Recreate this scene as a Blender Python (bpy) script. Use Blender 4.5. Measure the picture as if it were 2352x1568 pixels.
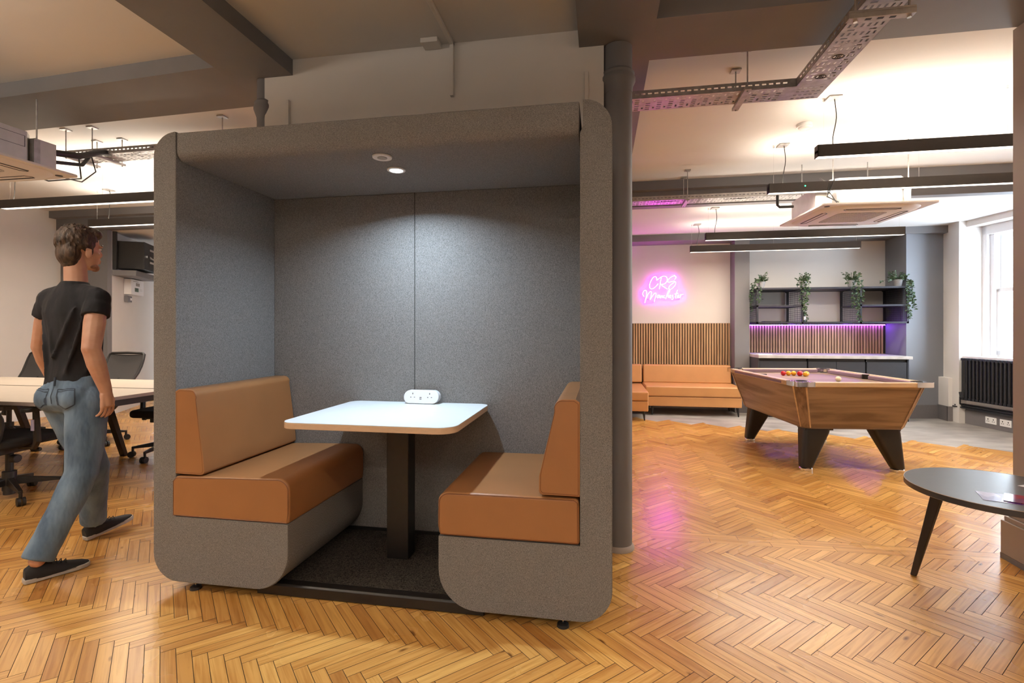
import bpy, bmesh, math, random
from math import sin, cos, pi, radians, sqrt, atan2
from mathutils import Vector, Matrix
random.seed(7)
for o in list(bpy.data.objects): bpy.data.objects.remove(o)
S = bpy.context.scene
COL = S.collection
# ------------------------------------------------------------------ camera, world, exposure
cam = bpy.data.cameras.new('camera'); co = bpy.data.objects.new('camera', cam); COL.objects.link(co)
cam.sensor_width = 36; cam.lens = 36*1150/2352; cam.shift_y = (757-784)/2352
cam.clip_start = .02
co.location = (0, 0, 1.25); co.rotation_euler = (radians(90), 0, radians(10))
S.camera = co
S.view_settings.view_transform = 'Standard'; S.view_settings.look = 'None'
S.view_settings.gamma = 1; S.view_settings.use_curve_mapping = False
S.view_settings.exposure = 0.0
w = bpy.data.worlds.new('world'); S.world = w; w.use_nodes = True
w.node_tree.nodes['Background'].inputs[0].default_value = (.72, .86, 1, 1)
w.node_tree.nodes['Background'].inputs[1].default_value = 24.0
WARM = (1, .86, .70)
UP, DOWN, BACK = 10, 16, 34                       # lamp powers

def area(name, loc, size, power, col, rot=(0, 0, 0), parent=None, shape='RECTANGLE', spread=pi):
    l = bpy.data.lights.new(name, 'AREA'); l.shape = shape; l.size = size[0]
    if shape == 'RECTANGLE': l.size_y = size[1]
    l.energy = power; l.color = col; l.spread = spread
    o = bpy.data.objects.new(name, l); COL.objects.link(o); o.rotation_euler = rot
    o.location = loc
    if parent:
        o.parent = parent; o.location = Vector(loc)-parent.location
    return o
# daylight enters by the window on the right: portal in the opening
pl = area('window_daylight', (5.33, 6.95, 1.75), (1.5, 1.8), 1, (1, 1, 1), (0, radians(90), 0))
pl.data.cycles.is_portal = True

# ------------------------------------------------------------------ materials
def nt(name):
    m = bpy.data.materials.new(name); m.use_nodes = True
    n = m.node_tree.nodes; l = m.node_tree.links
    return m, n, l, n['Principled BSDF']
def mat(name, col, rough=.5, metal=0, var=.06, scale=30, bump=0, stretch=(1, 1, 1), spec=.5, col2=None, detail=3, bscale=None, coat=0, bdist=.002):
    m, n, l, b = nt(name)
    tc = n.new('ShaderNodeTexCoord'); mp = n.new('ShaderNodeMapping'); no = n.new('ShaderNodeTexNoise'); cr = n.new('ShaderNodeValToRGB')
    mp.inputs['Scale'].default_value = stretch; no.inputs['Scale'].default_value = scale; no.inputs['Detail'].default_value = detail
    l.new(tc.outputs['Object'], mp.inputs[0]); l.new(mp.outputs[0], no.inputs['Vector']); l.new(no.outputs[0], cr.inputs[0])
    c2 = col2 or tuple(min(1, c*(1+var)) for c in col); c1 = col if col2 else tuple(c*(1-var) for c in col)
    cr.color_ramp.elements[0].position = .35; cr.color_ramp.elements[1].position = .65
    cr.color_ramp.elements[0].color = (*c1, 1); cr.color_ramp.elements[1].color = (*c2, 1)
    l.new(cr.outputs[0], b.inputs['Base Color'])
    b.inputs['Roughness'].default_value = rough; b.inputs['Metallic'].default_value = metal
    b.inputs['Specular IOR Level'].default_value = spec; b.inputs['Coat Weight'].default_value = coat
    if bump:
        bp = n.new('ShaderNodeBump'); bp.inputs['Strength'].default_value = bump; bp.inputs['Distance'].default_value = bdist
        if bscale:
            n2 = n.new('ShaderNodeTexNoise'); n2.inputs['Scale'].default_value = bscale; l.new(mp.outputs[0], n2.inputs['Vector']); l.new(n2.outputs[0], bp.inputs['Height'])
        else: l.new(no.outputs[0], bp.inputs['Height'])
        l.new(bp.outputs[0], b.inputs['Normal'])
    return m
def emis(name, col, st, base=(.8, .8, .8)):
    m, n, l, b = nt(name)
    b.inputs['Base Color'].default_value = (*base, 1); b.inputs['Emission Color'].default_value = (*col, 1); b.inputs['Emission Strength'].default_value = st
    return m
def glass(name, tint=(1, 1, 1), mixv=.08, rough=.02):
    m, n, l, b = nt(name)
    t = n.new('ShaderNodeBsdfTransparent'); g = n.new('ShaderNodeBsdfGlossy'); mx = n.new('ShaderNodeMixShader')
    t.inputs[0].default_value = (*tint, 1); g.inputs['Roughness'].default_value = rough; mx.inputs[0].default_value = mixv
    l.new(t.outputs[0], mx.inputs[1]); l.new(g.outputs[0], mx.inputs[2]); l.new(mx.outputs[0], n['Material Output'].inputs[0])
    return m
def wood(name, c1, c2, scale=6, stretch=(.12, 1, 1), rough=.4, coord='Object', rot=(0, 0, 0)):
    m, n, l, b = nt(name)
    tc = n.new('ShaderNodeTexCoord'); mp = n.new('ShaderNodeMapping'); no = n.new('ShaderNodeTexNoise'); n2 = n.new('ShaderNodeTexNoise'); cr = n.new('ShaderNodeValToRGB')
    mp.inputs['Scale'].default_value = stretch; mp.inputs['Rotation'].default_value = rot
    no.inputs['Scale'].default_value = scale; no.inputs['Detail'].default_value = 6; no.inputs['Distortion'].default_value = .6
    l.new(tc.outputs[coord], mp.inputs[0]); l.new(mp.outputs[0], no.inputs['Vector']); l.new(no.outputs[0], cr.inputs[0])
    cr.color_ramp.elements[0].position = .36; cr.color_ramp.elements[1].position = .62
    cr.color_ramp.elements[0].color = (*c1, 1); cr.color_ramp.elements[1].color = (*c2, 1)
    l.new(cr.outputs[0], b.inputs['Base Color']); b.inputs['Roughness'].default_value = rough
    return m
def parquet():
    m, n, l, b = nt('pine_parquet')
    at = n.new('ShaderNodeAttribute'); at.attribute_name = 'rnd'
    uv = n.new('ShaderNodeUVMap'); uv.uv_map = 'UVMap'
    mp = n.new('ShaderNodeMapping'); mp.inputs['Scale'].default_value = (2.2, 42, 1)
    l.new(uv.outputs[0], mp.inputs[0])
    g = n.new('ShaderNodeTexNoise'); g.inputs['Scale'].default_value = 1; g.inputs['Detail'].default_value = 5; g.inputs['Distortion'].default_value = 1.2
    l.new(mp.outputs[0], g.inputs['Vector'])
    sep = n.new('ShaderNodeSeparateColor'); l.new(at.outputs['Color'], sep.inputs[0])
    cr = n.new('ShaderNodeValToRGB'); e = cr.color_ramp.elements
    e[0].position = 0; e[0].color = (.47, .215, .058, 1); e[1].position = 1; e[1].color = (.84, .50, .15, 1)
    k = e.new(.3); k.color = (.62, .32, .085, 1); k = e.new(.7); k.color = (.74, .41, .115, 1)
    l.new(sep.outputs[0], cr.inputs[0])
    gr = n.new('ShaderNodeValToRGB'); gr.color_ramp.elements[0].position = .32; gr.color_ramp.elements[1].position = .6
    gr.color_ramp.elements[0].color = (.72, .62, .52, 1); gr.color_ramp.elements[1].color = (1, 1, 1, 1)
    l.new(g.outputs[0], gr.inputs[0])
    mx = n.new('ShaderNodeMix'); mx.data_type = 'RGBA'; mx.blend_type = 'MULTIPLY'; mx.inputs[0].default_value = .9
    l.new(cr.outputs[0], mx.inputs[6]); l.new(gr.outputs[0], mx.inputs[7])
    # knots
    mp2 = n.new('ShaderNodeMapping'); mp2.inputs['Scale'].default_value = (3.2, 9, 1); l.new(uv.outputs[0], mp2.inputs[0])
    vo = n.new('ShaderNodeTexVoronoi'); vo.inputs['Scale'].default_value = 1.2; l.new(mp2.outputs[0], vo.inputs['Vector'])
    kr = n.new('ShaderNodeValToRGB'); kr.color_ramp.elements[0].position = .035; kr.color_ramp.elements[1].position = .11
    kr.color_ramp.elements[0].color = (.16, .07, .035, 1); kr.color_ramp.elements[1].color = (1, 1, 1, 1)
    l.new(vo.outputs['Distance'], kr.inputs[0])
    m2 = n.new('ShaderNodeMix'); m2.data_type = 'RGBA'; m2.blend_type = 'MULTIPLY'; m2.inputs[0].default_value = .8
    l.new(mx.outputs[2], m2.inputs[6]); l.new(kr.outputs[0], m2.inputs[7])
    # large worn patches
    tc = n.new('ShaderNodeTexCoord'); wn = n.new('ShaderNodeTexNoise'); wn.inputs['Scale'].default_value = 1.1; wn.inputs['Detail'].default_value = 4
    l.new(tc.outputs['Object'], wn.inputs['Vector'])
    wr = n.new('ShaderNodeValToRGB'); wr.color_ramp.elements[0].position = .3; wr.color_ramp.elements[1].position = .55
    wr.color_ramp.elements[0].color = (.80, .74, .68, 1); wr.color_ramp.elements[1].color = (1, 1, 1, 1); l.new(wn.outputs[0], wr.inputs[0])
    m3 = n.new('ShaderNodeMix'); m3.data_type = 'RGBA'; m3.blend_type = 'MULTIPLY'; m3.inputs[0].default_value = 1
    l.new(m2.outputs[2], m3.inputs[6]); l.new(wr.outputs[0], m3.inputs[7])
    l.new(m3.outputs[2], b.inputs['Base Color'])
    mr = n.new('ShaderNodeMapRange'); mr.inputs[1].default_value = .3; mr.inputs[2].default_value = .7; mr.inputs[3].default_value = .20; mr.inputs[4].default_value = .34; b.inputs['Specular IOR Level'].default_value = .45
    l.new(wn.outputs[0], mr.inputs[0]); l.new(mr.outputs[0], b.inputs['Roughness'])
    bp = n.new('ShaderNodeBump'); bp.inputs['Strength'].default_value = .25; bp.inputs['Distance'].default_value = .001
    l.new(g.outputs[0], bp.inputs['Height']); l.new(bp.outputs[0], b.inputs['Normal'])
    return m
M = {}
M['white'] = mat('white_wall_paint', (.70, .675, .645), .75, var=.015, scale=3)
M['ceil'] = mat('ceiling_paint', (.66, .65, .635), .85, var=.015, scale=2)
M['grey'] = mat('grey_paint', (.165, .162, .170), .6, var=.03, scale=4)
M['greyw'] = mat('blue_grey_wall_paint', (.20, .21, .235), .65, var=.02, scale=3)
M['skirt'] = mat('grey_skirting_paint', (.17, .16, .165), .5, var=.02)
M['pier'] = mat('taupe_pier_paint', (.36, .31, .275), .6, var=.02, scale=4)
M['parquet'] = parquet()
M['dark'] = mat('floor_bitumen', (.05, .028, .014), .8)
M['vinyl'] = mat('concrete_look_vinyl', (.27, .25, .23), .35, col2=(.47, .44, .40), scale=2.6, detail=7, stretch=(1, 2.2, 1))
M['fabric'] = mat('heather_grey_fabric', (.10, .094, .088), .95, col2=(.285, .27, .255), scale=560, detail=4, stretch=(1.6, 1.6, .35), bump=.5, spec=.15)
M['fabrich'] = mat('heather_grey_fabric_header', (.10, .094, .088), .95, col2=(.285, .27, .255), scale=560, detail=4, stretch=(.35, 1.6, 1.6), bump=.5, spec=.15)
M['seam'] = mat('seam_thread', (.03, .027, .025), .9)
M['tan'] = mat('tan_leather', (.33, .148, .055), .42, var=.04, scale=5, bump=.12, bscale=420, bdist=.0006)
M['tanseam'] = mat('tan_leather_seam', (.17, .06, .018), .6)
M['sofa'] = mat('orange_tan_vinyl', (.52, .26, .095), .42, var=.04, scale=5)
M['carpet'] = mat('charcoal_carpet', (.012, .011, .01), .98, col2=(.085, .072, .06), scale=190, detail=5, bump=.8, spec=.1)
M['black'] = mat('black_powder_coat', (.012, .010, .009), .38, var=.1)
M['blackm'] = mat('black_plastic', (.015, .014, .014), .5, var=.1)
M['mesh'] = mat('charcoal_mesh_fabric', (.045, .042, .042), .7, var=.3, scale=600)
M['seatf'] = mat('black_seat_fabric', (.009, .008, .008), .95, var=.2, scale=200)
M['lam'] = mat('white_laminate', (.74, .76, .77), .38, var=.01)
M['edge'] = mat('birch_edge', (.66, .47, .31), .45, var=.05, scale=40, stretch=(1, 1, 12))
M['pwhite'] = mat('white_plastic', (.80, .80, .80), .35, var=.01)
M['slot'] = mat('dark_slot', (.03, .03, .03), .6)
M['galv'] = mat('galvanised_steel', (.36, .34, .33), .38, metal=.6, col2=(.46, .455, .45), scale=25)
M['galvl'] = mat('pale_sheet_metal', (.55, .53, .50), .42, metal=.5, var=.05, scale=12)
M['chrome'] = mat('chrome', (.8, .8, .8), .1, metal=1, var=.01)
M['acwhite'] = mat('off_white_unit_plastic', (.66, .62, .58), .45, var=.01)
M['grille'] = mat('unit_grille', (.34, .32, .30), .6, var=.05)
M['lampb'] = mat('dark_bronze_aluminium', (.045, .037, .032), .42, metal=.3, var=.04)
M['diff'] = emis('lit_diffuser', (1, .90, .78), 3.2)
M['diffu'] = emis('lit_top_diffuser', (1, .88, .74), 3.2)
M['led'] = emis('downlight_lens', (.75, .9, 1), 20)
M['walnut'] = wood('walnut_laminate', (.15, .092, .056), (.34, .235, .155), 5, (.22, .22, 2.6), .38)
M['oakrail'] = wood('pale_oak_rail', (.48, .32, .18), (.62, .44, .26), 6, (.2, 2, 2), .35)
M['slat'] = wood('oak_slat', (.33, .19, .095), (.53, .34, .185), 7, (6, 2, .25), .5)
M['felt'] = mat('black_acoustic_felt', (.02, .013, .01), .95)
M['cloth'] = mat('mauve_pool_cloth', (.27, .19, .25), .95, var=.05, scale=300)
M['counter'] = mat('pale_stone_worktop', (.40, .38, .36), .4, col2=(.52, .50, .48), scale=9)
M['cab'] = mat('charcoal_cabinet_front', (.04, .045, .055), .4, var=.03)
M['shelf'] = mat('black_shelf_metal', (.028, .028, .038), .45, metal=.2)
M['pot'] = mat('grey_pot', (.27, .27, .28), .6)
M['leaf'] = mat('plant_leaf', (.018, .042, .016), .55, col2=(.062, .115, .05), scale=14)
M['stem'] = mat('plant_stem', (.05, .06, .02), .7)
M['red'] = mat('red_ball', (.55, .01, .015), .12, var=.02)
M['yellow'] = mat('yellow_ball', (.85, .42, .03), .12, var=.02)
M['cue'] = mat('ivory_ball', (.85, .75, .55), .12, var=.02)
M['tabtop'] = mat('charcoal_table_laminate', (.045, .043, .045), .32, var=.05)
M['legw'] = wood('dark_stained_wood', (.020, .013, .009), (.05, .035, .025), 9, (1, 1, .2), .5)
M['skin'] = mat('skin', (.54, .285, .19), .5, col2=(.62, .36, .25), scale=12)
M['hair'] = mat('brown_hair', (.022, .013, .008), .6, col2=(.085, .05, .03), scale=60, stretch=(1, 1, .3), bump=1, bdist=.01)
M['shirt'] = mat('black_cotton', (.004, .004, .006), .9, col2=(.009, .009, .013), scale=9, bump=.6, bscale=7, bdist=.03, stretch=(2, 2, .5))
M['denim'] = mat('blue_denim', (.055, .095, .155), .85, col2=(.17, .25, .345), scale=7, detail=6, stretch=(1.6, 1.6, .6), bump=.5, bscale=14, bdist=.02)
M['denimd'] = mat('denim_stitch', (.03, .045, .07), .9)
M['sole'] = mat('grey_rubber_sole', (.45, .42, .38), .7)
M['cableb'] = mat('black_cable', (.015, .014, .013), .5)
M['glassw'] = glass('window_glass')
M['acry'] = glass('clear_acrylic', (1, .95, 1), .035, .2)
NEON = (1, .10, .95); PURP = (.30, .02, 1)
M['neon'] = emis('pink_neon_tube', (1, .05, .93), 34)
M['strip'] = emis('purple_led_strip', (.27, .05, 1), 55)
M['green'] = emis('green_indicator', (0, 1, .35), 6)
M['winw'] = mat('white_gloss_paint', (.78, .78, .80), .35, var=.01)
M['rad'] = mat('anthracite_radiator', (.030, .032, .038), .4, metal=.3)
M['brass'] = mat('yellow_brass', (.6, .4, .12), .3, metal=.9)

# ------------------------------------------------------------------ mesh helper
def rot2(x, y, a): return x*cos(a)-y*sin(a), x*sin(a)+y*cos(a)
class MB:
    def __init__(s): s.v = []; s.f = []
    def add(s, vs, fs):
        k = len(s.v); s.v += [tuple(p) for p in vs]; s.f += [tuple(i+k for i in f) for f in fs]; return s
    def hexa(s, b, t):        # two quads, bottom & top, same winding (ccw from above)
        s.add(list(b)+list(t), [(3, 2, 1, 0), (4, 5, 6, 7), (0, 1, 5, 4), (1, 2, 6, 5), (2, 3, 7, 6), (3, 0, 4, 7)]); return s
    def box(s, x0, x1, y0, y1, z0, z1):
        return s.hexa([(x0, y0, z0), (x1, y0, z0), (x1, y1, z0), (x0, y1, z0)], [(x0, y0, z1), (x1, y0, z1), (x1, y1, z1), (x0, y1, z1)])
    def prism(s, poly, a, b, ax='z'):   # poly 2d, extruded along ax from a to b; for 'z' poly=(x,y), 'y' poly=(x,z), 'x' poly=(y,z)
        n = len(poly)
        P = {'z': lambda p, h: (p[0], p[1], h), 'y': lambda p, h: (p[0], h, p[1]), 'x': lambda p, h: (h, p[0], p[1])}[ax]
        A = sum(poly[i][0]*poly[(i+1) % n][1]-poly[(i+1) % n][0]*poly[i][1] for i in range(n))
        if (A < 0) != (ax == 'y'): poly = poly[::-1]
        vs = [P(p, a) for p in poly]+[P(p, b) for p in poly]
        fs = [tuple(range(n-1, -1, -1)), tuple(range(n, 2*n))]+[(i, (i+1) % n, n+(i+1) % n, n+i) for i in range(n)]
        return s.add(vs, fs)
    def frame(s, d):
        d = Vector(d).normalized(); u = d.orthogonal().normalized()
        if abs(d.z) < .95: u = d.cross(Vector((0, 0, 1))).normalized()
        return d, u, d.cross(u)
    def ring(s, c, u, v, r1, r2, n): return [tuple(Vector(c)+u*(r1*cos(2*pi*i/n))+v*(r2*sin(2*pi*i/n))) for i in range(n)]
    def loft(s, rings, cap=True, close=False):
        k = len(s.v); n = len(rings[0])
        for r in rings: s.v += [tuple(p) for p in r]
        R = len(rings)
        for j in range(R-1):
            for i in range(n):
                i2 = (i+1) % n; s.f.append((k+j*n+i, k+j*n+i2, k+(j+1)*n+i2, k+(j+1)*n+i))
        if cap: s.f += [tuple(k+i for i in range(n-1, -1, -1)), tuple(k+(R-1)*n+i for i in range(n))]
        return s
    def cyl(s, p0, p1, r0, r1=None, n=20):
        r1 = r0 if r1 is None else r1
        d, u, v = s.frame(Vector(p1)-Vector(p0))
        return s.loft([s.ring(p0, u, v, r0, r0, n), s.ring(p1, u, v, r1, r1, n)])
    def lathe(s, c, prof, n=32):      # prof (r,z) upward
        return s.loft([[(c[0]+r*cos(2*pi*i/n), c[1]+r*sin(2*pi*i/n), c[2]+z) for i in range(n)] for r, z in prof])
    def tube(s, pts, r, n=8):
        pts = [Vector(p) for p in pts]; rings = []; u = None
        for i, p in enumerate(pts):
            d = (pts[min(i+1, len(pts)-1)]-pts[max(i-1, 0)]).normalized()
            if u is None: _, u, v = s.frame(d)
            u = (u-d*u.dot(d)).normalized(); v = d.cross(u)
            rr = r[i] if isinstance(r, (list, tuple)) else r
            rings.append(s.ring(p, u, v, rr, rr, n))
        return s.loft(rings)
    def ell(s, c, r, n=16, m=10, R=None):
        R = R or Matrix.Identity(3); rings = []
        for j in range(1, m):
            t = -pi/2+pi*j/m
            rings.append([Vector(c)+R@Vector((r[0]*cos(t)*cos(2*pi*i/n), r[1]*cos(t)*sin(2*pi*i/n), r[2]*sin(t))) for i in range(n)])
        k = len(s.v); s.loft(rings, cap=False)
        b = len(s.v); s.v += [tuple(Vector(c)+R@Vector((0, 0, -r[2]))), tuple(Vector(c)+R@Vector((0, 0, r[2])))]
        L = k+(m-2)*n
        for i in range(n):
            s.f.append((k+(i+1) % n, k+i, b)); s.f.append((L+i, L+(i+1) % n, b+1))
        return s
    def xf(s, mtx):
        s.v = [tuple(mtx @ Vector(p)) for p in s.v]; return s
    def build(s, name, m, parent=None, world=True, bevel=0, seg=3, smooth=35, mods=None):
        me = bpy.data.meshes.new(name)
        vs = s.v; o = bpy.data.objects.new(name, me)
        if parent is not None:
            o.parent = parent
            if world:
                inv = wm(parent).inverted(); vs = [tuple(inv @ Vector(p)) for p in vs]
        else:
            xs = [p[0] for p in vs]; ys = [p[1] for p in vs]; zs = [p[2] for p in vs]
            c = Vector(((min(xs)+max(xs))/2, (min(ys)+max(ys))/2, min(zs))); o.location = c
            vs = [tuple(Vector(p)-c) for p in vs]
        me.from_pydata(vs, [], s.f); me.update()
        bm = bmesh.new(); bm.from_mesh(me); bmesh.ops.recalc_face_normals(bm, faces=bm.faces); bm.to_mesh(me); bm.free()
        me.materials.append(m)
        if smooth:
            for p in me.polygons: p.use_smooth = True
            me.set_sharp_from_angle(angle=radians(smooth))
        if bevel:
            b = o.modifiers.new('bevel', 'BEVEL'); b.width = bevel; b.segments = seg; b.limit_method = 'ANGLE'; b.angle_limit = radians(40); b.harden_normals = True
        COL.objects.link(o)
        return o
def wm(o):
    m = Matrix.LocRotScale(o.location, o.rotation_euler, o.scale)
    return wm(o.parent) @ m if o.parent else m
def tag(o, label, cat, group=None):
    o['label'] = label; o['category'] = cat
    if group: o['group'] = group
    return o
def thing(name, label, cat, loc=(0, 0, 0), rz=0, group=None):
    o = bpy.data.objects.new(name, None); COL.objects.link(o); o.empty_display_size = .1
    o.location = loc; o.rotation_euler = (0, 0, rz)
    return tag(o, label, cat, group)
def struct(o): o['kind'] = 'structure'; return o
def dup(o, parent=None):
    c = o.copy(); COL.objects.link(c)
    if parent is not None: c.parent = parent
    for ch in list(o.children): dup(ch, c)
    return c
def rrect(x0, x1, y0, y1, r, n=8):
    if not isinstance(r, (list, tuple)): r = [r]*4
    P = []
    for (cx, cy, a, rr) in ((x1-r[0], y1-r[0], 0, r[0]), (x0+r[1], y1-r[1], 90, r[1]), (x0+r[2], y0+r[2], 180, r[2]), (x1-r[3], y0+r[3], 270, r[3])):
        if rr < 1e-5: P.append((cx, cy)); continue
        for k in range(n+1):
            t = radians(a+90*k/n); P.append((cx+rr*cos(t), cy+rr*sin(t)))
    return P
def arc(cx, cy, r, a0, a1, n=8): return [(cx+r*cos(radians(a0+(a1-a0)*k/n)), cy+r*sin(radians(a0+(a1-a0)*k/n))) for k in range(n+1)]
def shutter(x0, x1, y0, y1, holes):   # flat perforated sheet: quads on a grid, cells inside a hole are left out
    xs = sorted({x0, x1, *[h[0] for h in holes], *[h[1] for h in holes]}); ys = sorted({y0, y1, *[h[2] for h in holes], *[h[3] for h in holes]})
    out = []
    for i in range(len(xs)-1):
        for j in range(len(ys)-1):
            cx, cy = (xs[i]+xs[i+1])/2, (ys[j]+ys[j+1])/2
            if not any(h[0] < cx < h[1] and h[2] < cy < h[3] for h in holes): out.append((xs[i], xs[i+1], ys[j], ys[j+1]))
    return out

# ------------------------------------------------------------------ shell: floor
def edge_line(x): return 7.13+(x-.71)*(5.99-7.13)/(4.19-.71)      # where parquet meets the vinyl
def herring():
    L, Wd = .30, .05; g = .0011
    me = bpy.data.meshes.new('floor'); vs = []; fs = []; uv = []; rn = []
    rs = random.Random(3)
    def block(cx, cy, ang, keep, clips, seed):
        if not keep(cx, cy): return
        a, b = L/2-g, Wd/2-g; r_ = random.Random(seed); u0, v0 = r_.uniform(0, 60), r_.uniform(0, 60); z = r_.uniform(-.0004, 0); rv = min(1, max(0, r_.gauss(.55, .21)))
        P = []
        for (p, q) in ((-a, -b), (a, -b), (a, b), (-a, b)):
            x, y = rot2(p, q, ang); P.append((cx+x, cy+y, u0+p, v0+q))
        for ax, sg, lim in clips:      # keep the side where sg*(coord-lim) <= 0
            out = []
            for i in range(len(P)):
                A, B = P[i-1], P[i]; da, db = sg*(A[ax]-lim), sg*(B[ax]-lim)
                if (da <= 0) != (db <= 0):
                    t = da/(da-db); out.append(tuple(A[k]+(B[k]-A[k])*t for k in range(4)))
                if db <= 0: out.append(B)
            P = out
            if len(P) < 3: return
        k = len(vs); vs.extend((p[0], p[1], z) for p in P); fs.append(tuple(range(k, k+len(P))))
        uv.extend((p[2], p[3]) for p in P); rn.extend([rv]*len(P))
    def region(swap, ox, oy, keep, clips, x0, x1, y0, y1):
        # herringbone lattice rotated 45 deg; bands run along X (or Y when swapped)
        c45 = cos(pi/4)
        N = int(L/Wd+.5)
        for i in range(-260, 261):
            for j in range(-30, 31):
                # in block frame: horizontal block at (i*W + j*L ... ), vertical block next to it
                bx = i*Wd+j*L; by = i*Wd-j*L
                for o in (0, 1):
                    if o == 0: px, py, an = bx+L/2, by+Wd/2, 0
                    else: px, py, an = bx+Wd/2, by+Wd+L/2, pi/2
                    X, Y_ = rot2(px, py, -pi/4); A = an-pi/4
                    if swap: X, Y_, A = Y_, X, pi/2-A
                    X += ox; Y_ += oy
                    if x0 < X < x1 and y0 < Y_ < y1: block(X, Y_, A, keep, clips, (i*997+j)*2+o)
    region(False, .02, 1.671, lambda x, y: y < edge_line(x), [(0, 1, .30)], -8, .5, -.2, 7.6)
    region(False, .02, 1.671, lambda x, y: True, [(0, -1, .30), (1, 1, 3.10)], .1, 3.8, -.2, 3.4)
    region(True, .3, 3.2, lambda x, y: y < edge_line(x)+.03, [(0, -1, .30), (1, -1, 3.232)], .1, 5.2, 3.0, 7.6)
    # straight border boards where the old wall stood
    x = .30
    while x < 5:
        for r in range(2):
            k = len(vs); xx = x+(r*.17 if x > .3 else 0); wl = .51 if (x == .30 and r) else .34; y0 = 3.10+r*.065
            for p in ((xx, y0), (xx+wl-.002, y0), (xx+wl-.002, y0+.063), (xx, y0+.063)): vs.append((*p, .0003))
            fs.append((k, k+1, k+2, k+3)); uv.extend([(x*7, x), (x*7+.34, x), (x*7+.34, x+.063), (x*7, x+.063)]); rn.extend([rs.uniform(.4, .8)]*4)
        x += .34
    me.from_pydata(vs, [], fs)
    ul = me.uv_layers.new(name='UVMap')
    for i, p in enumerate(uv): ul.data[i].uv = p
    ca = me.attributes.new('rnd', 'FLOAT_COLOR', 'CORNER')
    for i, r in enumerate(rn): ca.data[i].color = (r, r, r, 1)
    me.materials.append(M['parquet'])
    o = bpy.data.objects.new('floor', me); COL.objects.link(o)
    return struct(o)
herring()
struct(MB().box(-8.6, 6, -3.6, 9, -.15, -.0025).build('floor', M['dark'], smooth=0))
vp = [(-8.2, 7.5), (.40, 7.21)]
for x in [.62, .78, .95, 1.2, 1.45, 1.75, 2.1, 2.5, 2.9, 3.3, 3.8, 4.3, 4.8, 5.4]: vp.append((x, edge_line(x)-.12))
vp += [(5.4, 8.7), (-8.2, 8.7)]
struct(MB().prism(vp, -.0024, -.0006).build('floor', M['vinyl'], smooth=0))

# ------------------------------------------------------------------ shell: walls, ceiling, beams
ZB, ZC, ZL = 2.87, 2.97, 2.70
struct(MB().box(-8.5, 6, -3.5, 6.1, ZC, ZC+.1).build('ceiling', M['ceil'], smooth=0))
struct(MB().box(-8.6, 6, 6.1, 9, ZL, ZL+.4).build('ceiling', M['ceil'], smooth=0))
T = [0]
def beam(x0, x1, y0, y1, z0, z1, m='grey'):
    T[0] += 1
    return struct(MB().box(x0, x1, y0, y1, z0, z1).build('trim_%d' % T[0], M[m], smooth=0))
beam(-2.35, -1.93, -3.4, 3.20, ZB, ZC)            # beam running back over the left column
beam(-.12, .29, -3.4, 6.0, ZB, ZC)                # beam over the right column
T[0] += 1; struct(MB().prism([(-8.3, 3.06), (-2.35, 2.725), (-2.35, 3.25), (-8.3, 3.45)], ZB, ZC).build('trim_%d' % T[0], M['grey'], smooth=0))   # cross beam left
beam(.29, 5.2, 2.70, 3.11, ZB, ZC)                # cross beam right
beam(-8.3, 5.4, 5.98, 6.12, ZB, ZC)               # far cross beam
beam(-8.3, 5.4, 6.08, 6.20, ZL-.002, ZB)
beam(-8.2, 4.78, 7.90, 8.55, 2.60, ZL)            # beam along the far wall
beam(-8.3, 5.2, -.6, -.2, ZB, ZC)
struct(MB().box(-8.6, -7.87, -3.5, 6.16, 0, ZC).build('wall_left', M['white'], smooth=0))
struct(MB().box(-8.6, -7.05, 6.14, 6.21, 0, ZL).build('wall_left', M['grey'], smooth=0))
aw = MB().prism([(-7.05, 6.2), (-8.05, 8.07), (-8.5, 8.0), (-7.6, 6.2)], 0, ZL); struct(aw.build('wall_left', M['white'], smooth=0))
struct(MB().box(-8.6, 2.0, 8.30, 8.6, 0, ZL).build('wall_far', M['white'], smooth=0))
struct(MB().box(-2.13, .02, 2.90, 3.02, 0, ZC).build('wall_middle', M['white'], smooth=0))
struct(MB().box(-8.5, 6, -3.6, -3.4, 0, ZC).build('wall_rear', M['white'], smooth=0))
struct(MB().box(2.0, 2.21, 8.03, 8.6, 0, 2.60).build('wall_far', M['grey'], smooth=0))
struct(MB().box(2.21, 4.25, 8.45, 8.6, 0, 2.60).build('wall_far', M['white'], smooth=0))
struct(MB().prism([(4.25, 7.92), (4.78, 8.02), (4.78, 8.6), (4.25, 8.6)], 0, ZL).build('wall_far', M['greyw'], smooth=0))
struct(MB().prism([(4.77, 8.6), (4.77, 8.0), (4.73, 7.64), (5.5, 7.64), (5.5, 8.6)], 0, ZL).build('wall_right', M['white'], smooth=0))
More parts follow.
